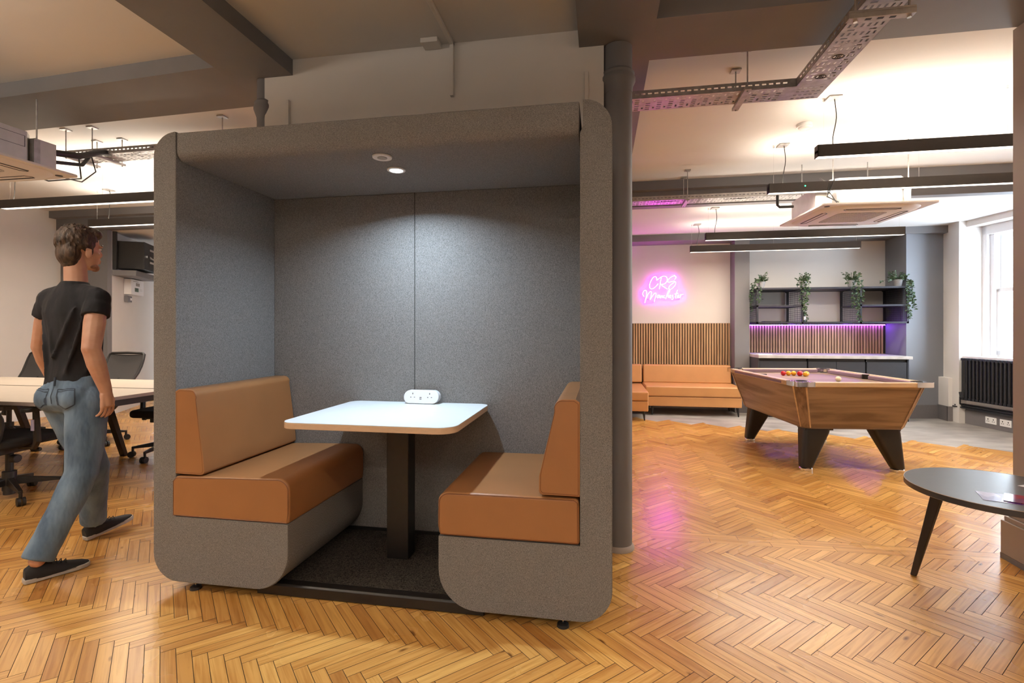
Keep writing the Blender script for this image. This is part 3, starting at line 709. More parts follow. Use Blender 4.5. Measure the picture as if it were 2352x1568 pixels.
# ------------------------------------------------------------------ slatted panels
def slats(x0, x1, y, z0, z1, lab, pitch=.040):
    t = thing('slatted_wall_panel', lab, 'wall panel', ((x0+x1)/2, y, z0))
    MB().box(x0, x1, y-.008, y-.001, z0, z1).build('felt_backing', M['felt'], t, smooth=0)
    b = MB(); x = x0+.005
    while x+.026 < x1: b.box(x, x+.026, y-.022, y-.008, z0, z1); x += pitch
    b.build('oak_slats', M['slat'], t, smooth=0)
slats(-.6, 1.995, 8.30, .12, 1.352, 'oak slat panel on the wall behind the orange sofa, under the pink neon sign')
slats(2.22, 4.245, 8.45, .89, 1.34, 'oak slat splashback between the worktop and the purple light strip')

# ------------------------------------------------------------------ sofas
def sofa(name, lab, x0, x1, yf, yb, zt, back, legs, grp):
    t = thing(name, lab, 'sofa', ((x0+x1)/2, (yf+yb)/2, 0), group=grp)
    MB().box(x0, x1, yf+.012, yb, .135, .275).build('base', M['sofa'], t, bevel=.012)
    MB().box(x0-.004, x1+.004, yf, yb-.02, .279, zt).build('seat_cushion', M['sofa'], t, bevel=.022, seg=4)
    if back:
        a, c = back
        MB().prism([(yb-.02, .40), (yb-.17, .425), (yb-.125, .70), (yb-.03, .705)], a, c, 'x').build('backrest', M['sofa'], t, bevel=.02, seg=4)
    for x, y in legs:
        MB().cyl((x, y, 0), (x+(.012 if x > (x0+x1)/2 else -.012)*-1, y+.02, .137), .009, .022, 12).build('leg', M['black'], t)
    return t
sofa('sofa', 'orange tan sofa under the oak slats beside the grey pier, longer section', .655, 1.985, 7.56, 8.272, .427, (.665, 1.975), [(1.95, 7.62), (.75, 7.62), (1.95, 8.15), (.75, 8.15)], 'corner seating')
sofa('sofa', 'orange tan chaise section of the sofa next to the thick column', -.25, .645, 7.02, 8.272, .405, (-.24, .645), [(.60, 7.10), (-.18, 7.10), (.60, 8.15), (-.18, 8.15)], 'corner seating')

# ------------------------------------------------------------------ neon sign
sg = thing('neon_sign', 'glowing pink neon sign reading CRS Manchester on the wall above the sofa', 'neon sign', (.98, 8.25, 1.7))
def SP(p):
    px = 1450+p[0]/13.06; py = 600+p[1]/13.06
    return (.662+(px-1475)*.00665, 8.262, 2.095-(py-635)*.0069)
def smoothpath(pts, it=2):
    for _ in range(it):
        q = [pts[0]]
        for a, c in zip(pts, pts[1:]): q += [(a[0]*.75+c[0]*.25, a[1]*.75+c[1]*.25), (a[0]*.25+c[0]*.75, a[1]*.25+c[1]*.75)]
        pts = q+[pts[-1]]
    return pts
ST = {
 'letter_C': [[(770, 560), (768, 490), (725, 445), (665, 465), (600, 560), (558, 660), (545, 760), (575, 820), (640, 825), (720, 775), (810, 670)]],
 'letter_R': [[(905, 490), (880, 600), (865, 720), (845, 830)], [(765, 570), (850, 500), (930, 450), (1015, 440), (1078, 480), (1085, 560), (1055, 635), (1000, 675), (940, 692), (890, 690)], [(890, 690), (940, 735), (1005, 785), (1085, 830)]],
 'letter_S': [[(1305, 555), (1348, 495), (1335, 450), (1270, 438), (1190, 478), (1115, 540), (1088, 600), (1118, 640), (1190, 620), (1285, 592), (1345, 628), (1335, 700), (1280, 775), (1210, 838), (1145, 850), (1118, 805), (1150, 745), (1225, 675), (1320, 620)]],
 'letter_M': [[(382, 1050), (335, 990), (350, 915), (400, 858), (445, 865), (470, 930), (452, 1040), (430, 1130), (405, 1245)], [(425, 1160), (490, 1000), (555, 905), (600, 895), (612, 950), (590, 1050), (565, 1150)], [(565, 1150), (640, 1030), (700, 955), (745, 945), (752, 990), (722, 1090), (690, 1215)]],
 'letter_a': [[(858, 1020), (810, 1010), (772, 1060), (788, 1102), (832, 1080), (862, 1025)], [(862, 1025), (852, 1080), (882, 1102)]],
 'letter_n': [[(905, 1025), (888, 1105)], [(892, 1085), (925, 1030), (948, 1035), (935, 1100)]],
 'letter_c': [[(1015, 1040), (985, 1025), (958, 1065), (975, 1100), (1020, 1085)]],
 'letter_h': [[(1040, 1130), (1075, 1000), (1120, 890), (1150, 858), (1165, 885), (1120, 960), (1070, 1040)], [(1060, 1080), (1100, 1020), (1128, 1030), (1118, 1095)]],
 'letter_e': [[(1150, 1065), (1190, 1045), (1190, 1015), (1160, 1025), (1142, 1070), (1165, 1102), (1205, 1085)]],
 'letter_s': [[(1262, 1020), (1230, 1030), (1245, 1065), (1268, 1105), (1240, 1160), (1212, 1130)]],
 'letter_t': [[(1388, 870), (1345, 1000), (1322, 1095), (1350, 1115)], [(1300, 990), (1410, 965)]],
 'letter_e2': [[(1392, 1075), (1432, 1050), (1432, 1015), (1400, 1025), (1378, 1075), (1400, 1110), (1442, 1090)]],
 'letter_r': [[(1482, 1000), (1462, 1105)], [(1466, 1080), (1500, 1020), (1530, 1000), (1562, 1000)]]}
for nm, strokes in ST.items():
    b = MB()
    for s_ in strokes: b.tube([SP(p) for p in smoothpath(s_)], .0054, 6)
    b.build(nm.rstrip('2'), M['neon'], sg, smooth=0)
pl_ = [(700, 400), (960, 400), (1300, 400), (1400, 470), (1400, 760), (1420, 860), (1600, 980), (1560, 1060), (1460, 1160), (1240, 1200), (900, 1180), (740, 1200), (640, 1270), (360, 1300), (330, 1120), (280, 1020), (300, 880), (440, 800), (490, 700), (540, 520)]
MB().prism([(SP(p)[0], SP(p)[2]) for p in pl_], 8.270, 8.273, 'y').build('acrylic_backing', M['acry'], sg, smooth=0)
for p in ((500, 1135), (1440, 1135), (700, 425), (1300, 425)):
    x, y, z = SP(p); MB().cyl((x, 8.268, z), (x, 8.2995, z), .006, n=10).build('standoff', M['chrome'], sg)
area('neon_glow', (.98, 8.24, 1.88), (.60, .36), 14, (1, .16, .95), (radians(-90), 0, 0), sg) if False else None

added_strip = thing('led_strip', 'assumed unseen pink light strip on far wall left of neon sign, behind thick column', 'light strip', (-.5, 8.2, 2.40))  # assumed strip, out of view, added to throw pink light on the far ceiling
MB().box(-1.2, .15, 8.24, 8.299, 2.36, 2.385).build('strip_channel', M['lampb'], added_strip, smooth=0)
MB().box(-1.18, .13, 8.25, 8.29, 2.386, 2.394).build('added_pink_tape', M['neon'], added_strip, smooth=0)
area('added_pink_glow_light', (-.5, 8.18, 2.40), (1.3, .03), 16, NEON, (radians(180-35), 0, 0), added_strip)  # lamp added in the assumed strip to strengthen the pink ceiling glow
# ------------------------------------------------------------------ alcove: cabinets, worktop, shelf, plants
G = 'charcoal base cabinets under the worktop'
def cabinet(x0, x1, lab, doors):
    t = thing('base_cabinet', lab, 'cabinet', ((x0+x1)/2, 8.05, 0), group=G)
    MB().box(x0, x1, 7.665, 8.43, .10, .845).build('carcass', M['blackm'], t, smooth=0)
    MB().box(x0, x1, 7.71, 8.4, .0, .10).build('plinth', M['blackm'], t, smooth=0)
    for a, c in doors: MB().box(a+.002, c-.002, 7.645, 7.664, .11, .805).build('door', M['cab'], t, bevel=.002)
    MB().box(x0+.003, x1-.003, 7.66, 7.664, .815, .842).build('handle_rail', M['slot'], t, smooth=0)
cabinet(2.235, 2.86, 'charcoal base cabinet at the left end behind the pool table', [(2.235, 2.86)])
cabinet(2.875, 3.60, 'charcoal base cabinet in the middle with two doors', [(2.875, 3.235), (3.235, 3.60)])
cabinet(3.615, 4.11, 'charcoal base cabinet at the right end below the hanging plant', [(3.615, 4.11)])
for x, lab in ((2.215, 'left'), (4.115, 'right')):
    tag(MB().box(x, x+.018, 7.64, 8.43, 0, .846).build('end_panel', M['cab']), 'dark end panel closing the %s end of the base cabinets' % lab, 'panel')
tag(MB().box(2.212, 4.16, 7.60, 8.447, .848, .888).build('worktop', M['counter'], bevel=.003), 'pale stone effect worktop over the charcoal cabinets', 'worktop')
t_ = tag(MB().box(2.235, 2.42, 7.68, 7.80, .889, .901).build('tray', M['pwhite'], bevel=.003), 'small white tray lying on the left end of the worktop', 'tray')
sh = thing('shelf_unit', 'black metal and mesh shelf unit mounted in the alcove with plants on top', 'shelf unit', (3.25, 8.1, 1.34))
yf, yb = 7.84, 8.42; XS = [2.262, 2.869, 3.631, 4.222]; zb, zm, zt = 1.352, 1.594, 1.848; r = .014
def bar(mb, a, c, r=.0125):
    a = Vector(a); c = Vector(c); lo = [min(a[i], c[i])-r for i in range(3)]; hi = [max(a[i], c[i])+r for i in range(3)]
    return mb.box(lo[0], hi[0], lo[1], hi[1], lo[2], hi[2])
for x in XS:
    for y in (yf, yb): bar(MB(), (x, y, zb), (x, y, zt)).build('post', M['shelf'], sh, smooth=0)
b = MB()
for y in (yf, yb):
    for z in (zb, zt): bar(b, (XS[0], y, z), (XS[3], y, z))
for x in XS:
    for z in (zb, zm, zt): bar(b, (x, yf, z), (x, yb, z))
for a, c in ((XS[0], XS[1]), (XS[2], XS[3])):
    for y in (yf, yb): bar(b, (a, y, zm), (c, y, zm))
b.build('frame', M['shelf'], sh, smooth=0)
MB().box(XS[0], XS[3], yf, yb, zt-.006, zt+.013).build('shelf_board', M['shelf'], sh, smooth=0)
for a, c in ((XS[0], XS[1]), (XS[2], XS[3])): MB().box(a, c, yf, yb, zm-.006, zm+.008).build('shelf_board', M['shelf'], sh, smooth=0)
for x in XS:
    b = MB(); k = 0
    yy = yf+.03
    while yy < yb: b.box(x-.002, x+.002, yy-.002, yy+.002, zb, zt); yy += .033
    zz = zb+.03
    while zz < zt: b.box(x-.002, x+.002, yf, yb, zz-.002, zz+.002); zz += .03
    b.build('mesh_panel', M['shelf'], sh, smooth=0)
b = MB()
for x, s_ in ((XS[1], -1), (XS[2], 1), (XS[3], -1)):
    for z, q in ((zt, -1), (zb, 1)): b.prism([(x, z), (x+s_*.05, z), (x, z+q*.05)], yb-.004, yb+.004, 'y')
b.build('corner_gusset', M['shelf'], sh, smooth=0)
tag(MB().box(2.40, 2.62, 7.95, 8.12, zb+.0135, zb+.024).build('notebook', M['shelf'], bevel=.002), 'thin dark notebook lying on the bottom left of the shelf unit', 'notebook')
ls = thing('led_strip', 'bright purple LED strip running under the shelf unit', 'light strip', (3.2, 8.40, 1.325))
MB().box(2.225, 4.235, 8.395, 8.42, 1.328, 1.336).build('strip_channel', M['shelf'], ls, smooth=0)
b = MB(); x = 2.23
while x < 4.23: b.box(x, x+.018, 8.398, 8.413, 1.318, 1.3275); x += .026
b.build('led_chips', M['strip'], ls, smooth=0)
area('led_strip_light', (3.23, 8.38, 1.318), (2.0, .02), 1.5, (.16, .015, 1), (radians(-28)*-1*-1, 0, 0), ls)
def plant(cx, cy, z, lab, vines, seed, spread=.09):
    rs = random.Random(seed)
    t = thing('trailing_plant', lab, 'plant', (cx, cy, z), group='trailing plants on the shelf unit')
    MB().lathe((cx, cy, z), [(.040, 0), (.054, .085), (.057, .085), (.057, .098), (.050, .098), (.048, .085)], 20).build('pot', M['pot'], t)
    MB().cyl((cx, cy, z+.08), (cx, cy, z+.084), .048).build('soil', M['felt'], t)
    lf = MB(); st = MB()
    def leaf(p, d, L):
        d = Vector(d).normalized(); sd = d.cross(Vector((rs.uniform(-1, 1), rs.uniform(-1, 1), rs.uniform(-.5, 1)))).normalized(); nn = d.cross(sd)
        p = Vector(p); w_ = L*.30
        lf.add([p, p+d*L*.35+sd*w_+nn*L*.05, p+d*L*.7+sd*w_*.75, p+d*L, p+d*L*.7-sd*w_*.75, p+d*L*.35-sd*w_+nn*L*.05, p+d*L*.5-nn*L*.06], [(0, 1, 6), (1, 2, 6), (2, 3, 6), (3, 4, 6), (4, 5, 6), (5, 0, 6)])
    for k in range(26):        # bushy crown
        a = rs.uniform(0, 2*pi); h = rs.uniform(.03, .13); rr = rs.uniform(.02, spread)
        p1 = Vector((cx+cos(a)*rr, cy+sin(a)*rr, z+.09+h)); p0 = Vector((cx+cos(a)*.02, cy+sin(a)*.02, z+.08))
        st.tube([p0, (p0+p1)/2+Vector((0, 0, .02)), p1], .0016, 4)
        for q in range(4): leaf(p0.lerp(p1, .4+.2*q), (cos(a)+rs.uniform(-.8, .8), sin(a)+rs.uniform(-.8, .8), rs.uniform(-.3, .9)), rs.uniform(.026, .042))
    for (dx, dy, drop) in vines:
        p = Vector((cx, cy, z+.11)); path = [p.copy()]; tx = Vector((cx+dx, cy+dy, z+.07))
        path.append(p.lerp(tx, .5)+Vector((0, 0, .03))); path.append(tx.copy()); c = tx.copy(); n_ = int(drop/.035)
        for q in range(n_): c = c+Vector((rs.uniform(-.011, .011), rs.uniform(-.008, .006), -.035)); path.append(c.copy())
        st.tube(path, .0016, 4)
        for i, pp in enumerate(path):
            for q in range(4 if i > 1 else 5):
                a = rs.uniform(0, 2*pi); leaf(pp+Vector((0, 0, rs.uniform(-.02, .02))), (cos(a), sin(a)*.8, rs.uniform(-1, .25)), rs.uniform(.026, .044))
    st.build('vines', M['stem'], t, smooth=0); lf.build('foliage', M['leaf'], t, smooth=0)
plant(2.345, 7.94, zt+.0135, 'leftmost trailing plant in a grey pot on the shelf unit, next to the grey pier', [(-.10, -.10, .30), (-.12, -.06, .42), (-.06, -.12, .26), (-.13, -.02, .2)], 1)
plant(2.92, 7.94, zt+.0135, 'trailing plant with its pot turned right, second from the left on the shelf unit', [(-.02, -.125, .46), (.03, -.125, .54), (-.05, -.12, .3), (.01, -.125, .40), (-.10, -.05, .06)], 2)
plant(3.555, 7.94, zt+.0135, 'trailing plant in a pale pot, third from the left on the shelf unit', [(.02, -.125, .46), (.06, -.12, .58), (-.02, -.125, .36), (.09, -.11, .30), (-.08, -.06, .02)], 3, .11)
plant(4.15, 7.93, zt+.0135, 'fullest trailing plant hanging off the right end of the shelf unit', [(.10, -.115, .50), (.13, -.06, .36), (.06, -.125, .55), (.15, -.02, .26), (-.14, -.06, .02), (-.22, -.02, .0), (.12, -.1, .42)], 4, .12)
# small bottle on the shelf
bt = thing('bottle', 'small dark bottle with a pale label on the bottom shelf', 'bottle', (2.905, 7.86, zb+.013))
MB().lathe((2.91, 7.885, zb+.013), [(.018, 0), (.018, .10), (.008, .125), (.008, .15)], 16).build('body', M['cab'], bt); MB().lathe((2.91, 7.885, zb+.04), [(.0185, 0), (.0185, .05)], 16).build('label', M['pwhite'], bt)

# ------------------------------------------------------------------ pool table
pt = thing('pool_table', 'walnut effect pool table with mauve cloth and black splayed legs', 'pool table', (1.652, 4.64, 0), radians(6.5))
PW, PL, PZ = 1.13, 1.60, .802        # local: x 0..PW across, y 0..PL away from the viewpoint
K = dict(parent=pt, world=False)
zt_, zb_ = .758, .392; i1 = .02; i2 = .13; ch = .075
def octo(i, c, z): return [(i+c, i, z), (PW-i-c, i, z), (PW-i, i+c, z), (PW-i, PL-i-c, z), (PW-i-c, PL-i, z), (i+c, PL-i, z), (i, PL-i-c, z), (i, i+c, z)]
A, B_ = octo(i2, .055, zb_), octo(i1, ch, zt_)
MB().loft([A, B_]).build('cabinet_body', M['walnut'], smooth=0, **K)
def postpanel(i, j):
    a0, a1, b0, b1 = Vector(A[i]), Vector(A[j]), Vector(B_[i]), Vector(B_[j]); c = Vector((PW/2, PL/2, 0))
    nrm = (a1-a0).cross(b0-a0).normalized()
    if nrm.dot((a0-c)) < 0: nrm = -nrm
    b = MB()
    def q(u0, u1, d):
        pts = [a0.lerp(a1, u0), a0.lerp(a1, u1), b0.lerp(b1, u1), b0.lerp(b1, u0)]
        b.add([p+nrm*.0005 for p in pts]+[p+nrm*d for p in pts], [(0, 1, 2, 3), (4, 5, 6, 7), (0, 1, 5, 4), (1, 2, 6, 5), (2, 3, 7, 6), (3, 0, 4, 7)]); return b
    q(0.02, .98, .004).build('corner_panel', M['walnutv'], smooth=0, **K)
    for u0, u1 in ((-.06, .06), (.94, 1.06)):
        b = MB(); q(u0, u1, .008).build('corner_beading', M['oakrail'], smooth=0, **K)
M['walnutv'] = wood('walnut_laminate_upright', (.14, .085, .05), (.30, .20, .125), 6, (4, 4, .3), .38)
for i in (7, 1, 3, 5): postpanel(i, (i+1) % 8)
MB().prism([(x, y) for x, y, z in A], zb_-.012, zb_).build('bottom_board', M['walnut'], smooth=0, **K)
# rails
rw = .085
def rail(poly, name='rail'): return MB().prism(poly, .760, PZ).build(name, M['oakrail'], bevel=.006, **K)
MB().box(.14, PW-.14, -.01, rw-.03, .760, PZ).build('rail', M['oakrail'], bevel=.008, **K)
MB().box(.14, PW-.14, PL-rw+.03, PL+.01, .760, PZ).build('rail', M['oakrail'], bevel=.008, **K)
for x0 in (-.01, PW-rw+.03):
    MB().box(x0, x0+rw-.02, .14, PL-.14, .760, PZ).build('rail', M['oakrail'], bevel=.008, **K)
MB().box(rw-.03, PW-rw+.03, rw-.03, PL-rw+.03, .745, .757).build('playing_bed', M['cloth'], smooth=0, **K)
def cush(x0, x1, y0, y1): MB().box(x0, x1, y0, y1, .757, PZ-.006).build('rail_cushion', M['cloth'], bevel=.008, **K)
c0, c1 = rw-.031, rw-.003
cush(.15, PW-.15, c0, c1); cush(.15, PW-.15, PL-c1, PL-c0)
for a, c in ((.15, PL/2-.055), (PL/2+.055, PL-.15)): cush(c0, c1, a, c); cush(PW-c1, PW-c0, a, c)
for sx in (0, 1):
    for sy in (0, 1):
        def P2(x, y): return (PW-x if sx else x, PL-y if sy else y)
        poly = [P2(*p) for p in [(-.014, .045), (-.014, .16), (.055, .16), (.055, .13)]]
        b = MB()
        outer = [(-.014, .15), (-.014, .03), (.0, .006), (.03, -.014), (.15, -.014), (.15, .055), (.115, .055)]+[(.085+.042*cos(radians(a)), .085+.042*sin(radians(a))) for a in (-40, -80, -120, -160, -200, -230)]+[(.055, .115), (.055, .15)]
        b.prism([P2(*p) for p in outer], .762, PZ+.003).build('corner_cap', M['chrome'], bevel=.004, **K)
        cx, cy = P2(.085, .085)
        MB().cyl((cx, cy, .752), (cx, cy, .7600), .040, n=24).build('pocket', M['felt'], **K)
        MB().tube([(cx+.043*cos(radians(a)), cy+.043*sin(radians(a)), PZ+.003) for a in range(0, 361, 24)], .004, 6).build('pocket_lip', M['blackm'], **K)
for x in (.045, PW-.045):
    MB().cyl((x+(.02 if x < .5 else -.02), PL/2, .752), (x+(.02 if x < .5 else -.02), PL/2, PZ-.0), .034, n=20).build('pocket', M['felt'], **K)
MB().box(-.012, -.009, .25, PL-.25, .768, .790).build('rail_trim', M['cloth'], smooth=0, **K)
def pleg(sx, sy):
    def P2(x, y, z): return (PW-x if sx else x, PL-y if sy else y, z)
    ro = []
    for z, x0, x1, y0, y1 in ((.378, .155, .385, .165, .31), (.34, .15, .375, .16, .31), (.032, .125, .225, .145, .245)):
        ro.append([P2(px, py, z) for px, py in rrect(x0, x1, y0, y1, .035, 5)])
    o = MB().loft(ro).build('leg', M['black'], smooth=40, **K)
    cx, cy, _ = P2(.175, .195, 0)
    MB().lathe((cx, cy, 0), [(.050, 0), (.054, .004), (.054, .022), (.045, .030), (.045, .036)], 28).build('levelling_foot', M['chrome'], o, world=False) if False else None
    MB().lathe((cx, cy, 0), [(.050, 0), (.054, .004), (.054, .022), (.045, .030), (.045, .036)], 28).build('levelling_foot', M['chrome'], smooth=35, **K)
    MB().box(*sorted((P2(.16, 0, 0)[0], P2(.40, 0, 0)[0])), *sorted((P2(0, .17, 0)[1], P2(0, .31, 0)[1])), .36, .381).build('leg_bracket', M['black'], smooth=0, **K)
for sx in (0, 1):
    for sy in (0, 1): pleg(sx, sy)
RB = .0258
bl = [('red', 1.935, 5.80, 'leftmost red ball in the rack, end of the row'), ('yellow', 1.990, 5.81, 'yellow ball second from the left in the rack'), ('yellow', 2.043, 5.815, 'yellow ball in the middle of the rack row'), ('red', 2.085, 5.765, 'red ball just left of the front yellow ball'), ('yellow', 2.128, 5.73, 'front yellow ball nearest the viewpoint in the rack'), ('red', 2.112, 5.825, 'red ball half hidden behind the right end of the rack'), ('yellow', 2.162, 5.79, 'rearmost orange looking ball at the right end of the rack')]
for c, x, y, lab in bl:
    o = MB().ell((x, y, .7572+RB), (RB, RB, RB), 24, 14).build('pool_ball', M[c], smooth=80); tag(o, lab+' on the pool table', 'ball', 'racked pool balls')
tag(MB().ell((2.225, 5.22, .7572+RB), (RB, RB, RB), 24, 14).build('cue_ball', M['cue'], smooth=80), 'ivory cue ball alone on the mauve cloth', 'ball')

# ------------------------------------------------------------------ coffee table and leaflets
ct = thing('coffee_table', 'round charcoal coffee table on splayed dark wood legs in front of the taupe pier', 'coffee table', (1.815, 2.658, 0))
MB().lathe((1.815, 2.658, 0), [(.350, .492), (.354, .495), (.354, .518), (.352, .520)], 96).build('table_top', M['tabtop'], ct)
b = MB().tube([(1.815+.3525*cos(2*pi*k/96), 2.658+.3525*sin(2*pi*k/96), .5195) for k in range(97)], .0012, 4); b.build('edge_band', M['edge'], ct)
for k in range(3):
    a = radians((139, 278, 22)[k]); ca_, sa_ = cos(a), sin(a); tw = radians(-25)
    def Q(r_, t_, w_, z): return (1.815+cos(a+t_)*r_-sin(a+t_)*w_, 2.658+sin(a+t_)*r_+cos(a+t_)*w_, z)
    MB().hexa([Q(.308, 0, -.013, 0), Q(.334, 0, -.013, 0), Q(.334, 0, .013, 0), Q(.308, 0, .013, 0)], [Q(.20, tw*.5, -.021, .494), Q(.25, tw*.5, -.021, .494), Q(.25, tw*.5, .021, .494), Q(.20, tw*.5, .021, .494)]).build('leg', M['legw'], ct, bevel=.006)
def leaflet(cx, cy, a, w_, h_, z, lab, m, grp=None):
    t = thing('leaflet', lab, 'leaflet', (cx, cy, z), a, group=grp)
    MB().box(-w_/2, w_/2, -h_/2, h_/2, 0, .0012).build('sheet', M[m], t, world=False, smooth=0)
    return t
def papermat(name, cols, sc):
    m, n, l, b = nt(name); tc = n.new('ShaderNodeTexCoord'); mp = n.new('ShaderNodeMapping'); wv = n.new('ShaderNodeTexNoise'); cr = n.new('ShaderNodeValToRGB'); cr.color_ramp.interpolation = 'CONSTANT'
    mp.inputs['Scale'].default_value = (sc, sc*.4, 1); l.new(tc.outputs['Object'], mp.inputs[0]); l.new(mp.outputs[0], wv.inputs['Vector']); l.new(wv.outputs[0], cr.inputs[0])
    wv.inputs['Scale'].default_value = 1
    cr.color_ramp.elements[0].color = (*cols[0], 1); cr.color_ramp.elements[1].position = .5; cr.color_ramp.elements[1].color = (*cols[1], 1)
    k = cr.color_ramp.elements.new(.6); k.color = (*cols[2], 1)
    l.new(cr.outputs[0], b.inputs['Base Color']); b.inputs['Roughness'].default_value = .12; return m
M['paper1'] = papermat('purple_printed_paper', [(.12, .02, .10), (.30, .015, .05), (.16, .03, .16)], 9)
M['paper2'] = papermat('lilac_printed_paper', [(.25, .22, .40), (.45, .42, .60), (.16, .05, .25)], 8)
lf_ = leaflet(1.738, 2.495, radians(-22), .20, .14, .5202, 'lilac printed leaflet lying nearest the front edge of the coffee table', 'paper2')
MB().box(.02, .10, -.06, -.02, .0013, .0018).build('printed_panel', M['paper1'], lf_, world=False, smooth=0)
leaflet(1.812, 2.462, radians(-35), .20, .14, .5235, 'dark purple leaflet overlapping the lilac one on the coffee table', 'paper1')
lf_ = leaflet(2.02, 2.68, radians(25), .15, .14, .5202, 'folded purple leaflet with a white corner further back on the coffee table', 'paper1')
MB().prism([(-.075, .074), (-.075, .02), (-.03, .074)], .0013, .0018).build('white_corner', M['pwhite'], lf_, world=False, smooth=0)

# ------------------------------------------------------------------ office side: desk, chairs, wall equipment
dk = thing('bench_desk', 'long off white bench desk with black angled legs left of the booth', 'desk', (-5.1, 3.68, 0))
MB().prism(rrect(-6.62, -3.67, 2.915, 3.735, [0, 0, 0, .02], 3), .708, .733).build('desk_top', M['lam2'] if 'lam2' in M else M['edge'], dk, bevel=.002) if False else None
M['desk'] = mat('cream_desk_laminate', (.58, .50, .41), .4, var=.02, scale=4)
M['deske'] = mat('grey_desk_edge', (.26, .215, .20), .5, var=.02)
for y0, y1 in ((2.915, 3.765), (3.80, 4.44)):
    d = MB().box(-6.62, -3.67, y0, y1, .732, .7335).build('desk_top', M['desk'], dk, smooth=0)
    MB().box(-6.62, -3.67, y0, y1, .707, .732).build('desk_edge', M['deske'], dk, smooth=0)
MB().box(-6.5, -3.72, 3.74, 3.825, .69, .706).build('cable_channel', M['black'], dk, smooth=0)
for x in (-3.79, -4.66, -5.74):
    MB().box(x-.03, x+.03, 3.0, 4.36, .645, .705).build('cross_beam', M['black'], dk, bevel=.003)
    for (ya, yb2) in (((3.07, 3.03), (4.02, 4.23)) if x < -4 else ((3.05, 3.00), (4.02, 4.23))):
        MB().hexa([(x-.03, yb2-.02, 0), (x+.03, yb2-.02, 0), (x+.03, yb2+.02, 0), (x-.03, yb2+.02, 0)], [(x-.03, ya-.03, .65), (x+.03, ya-.03, .65), (x+.03, ya+.03, .65), (x-.03, ya+.03, .65)]).build('leg', M['black'], dk, bevel=.003)
def chair(lab, loc, rz, grp, rec=18, arms=True, br=18):
    t = thing('office_chair', lab, 'office chair', loc, rz, group=grp); K = dict(parent=t, world=False)
    for k in range(5):
        a = radians(br+72*k); c, s_ = cos(a), sin(a)
        b = MB(); 
        def q(r_, w_, z): return (c*r_-s_*w_, s_*r_+c*w_, z)
        b.hexa([q(.03, -.025, .10), q(.30, -.013, .085), q(.30, .013, .085), q(.03, .025, .10)], [q(.03, -.02, .155), q(.30, -.012, .105), q(.30, .012, .105), q(.03, .02, .155)])
        b.cyl(q(.295, 0, .105), q(.295, 0, .05), .011); lg = b.build('base_leg', M['black'], bevel=.003, **K)
        b = MB()
        for w_ in (-.014, .014): b.cyl(q(.305, w_-.009, .030), q(.305, w_+.009, .030), .030, n=20)
        b.build('castor', M['blackm'], **K)
    b = MB(); b.cyl((0, 0, .06), (0, 0, .20), .042).cyl((0, 0, .20), (0, 0, .36), .024).cyl((0, 0, .03), (0, 0, .10), .036); b.build('gas_column', M['blackm'], **K)
    b = MB(); b.box(-.09, .09, -.16, .12, .345, .40); b.cyl((.09, .02, .37), (.22, .02, .365), .007).cyl((.20, .02, .366), (.24, .02, .364), .014); b.cyl((.05, -.02, .30), (.10, -.02, .30), .03); b.build('tilt_mechanism', M['blackm'], bevel=.01, **K)
    MB().prism(rrect(-.24, .24, -.22, .24, .09, 8), .405, .475).build('seat', M['seatf'], bevel=.028, seg=4, **K)
    r = radians(rec)
    def bk(x, h, d=0):     # point on the reclined back, h along the back
        lum = .05*math.exp(-((h-.14)/.12)**2)
        return (x, -.235-sin(r)*h+lum+d*cos(r), .47+cos(r)*h+d*sin(r))
    b = MB(); hs = [0, .04, .08, .12, .16, .22, .30, .38, .46, .52]
    def w(h): return .20+.045*min(1, h/.35)-.01*max(0, (h-.45)/.07)
    ro = []
    nx = 8
    vs = []; fs = []
    for h in hs:
        for i in range(nx+1): vs.append(bk(-w(h)+2*w(h)*i/nx, h, .006-.02*(1-(2*i/nx-1)**2)*-1*-1))
    for j in range(len(hs)-1):
        for i in range(nx): fs.append((j*(nx+1)+i, j*(nx+1)+i+1, (j+1)*(nx+1)+i+1, (j+1)*(nx+1)+i))
    k0 = len(vs); vs2 = [(x, y-.006, z) for x, y, z in vs]
    fs2 = [tuple(k0+q_ for q_ in f) for f in fs]
    b.add(vs+vs2, fs+fs2); b.build('backrest_mesh', M['mesh'], smooth=60, **K)
    edge = [bk(-w(h), h) for h in hs]+[bk(-w(.52)*.9, .535), bk(0, .54), bk(w(.52)*.9, .535)]+[bk(w(h), h) for h in reversed(hs)]+[bk(0, -.01)]
    MB().tube(edge+[edge[0]], .015, 8).build('backrest_frame', M['blackm'], **K)
    b = MB(); b.tube([(0, -.10, .37), (0, -.24, .36), bk(0, .02, -.05), bk(0, .18, -.035), bk(0, .24, -.02)], [.03, .028, .026, .022, .018], 8); b.tube([bk(-.17, .10, -.012), bk(0, .12, -.045), bk(.17, .10, -.012)], .016, 8); b.build('back_support', M['blackm'], **K)
    if arms:
        for s_ in (-1, 1):
            b = MB(); b.tube([(s_*.12, -.02, .39), (s_*.25, -.03, .395), (s_*.285, -.04, .44), (s_*.285, -.05, .66)], [.022, .022, .024, .020], 8); a_ = b.build('armrest_post', M['blackm'], **K)
            MB().prism(rrect(s_*.285-.042, s_*.285+.042, -.14, .12, .035, 6), .66, .69).build('armrest_pad', M['blackm'], bevel=.01, **K)
            if lab.startswith('black office chair under the near'): MB().box(s_*.285-.012, s_*.285+.012, -.076, -.070, .52, .60).build('arm_label', M['paper2'], smooth=0, **K)
    return t
G = 'office chairs round the bench desk'
chair('black office chair under the near side of the desk, cut off by the left edge', (-4.33, 3.02, 0), radians(3), G, 14, True, -27)
chair('far side office chair whose mesh back shows at the far left above the desk', (-6.63, 4.62, 0), radians(180+2), G, 20)
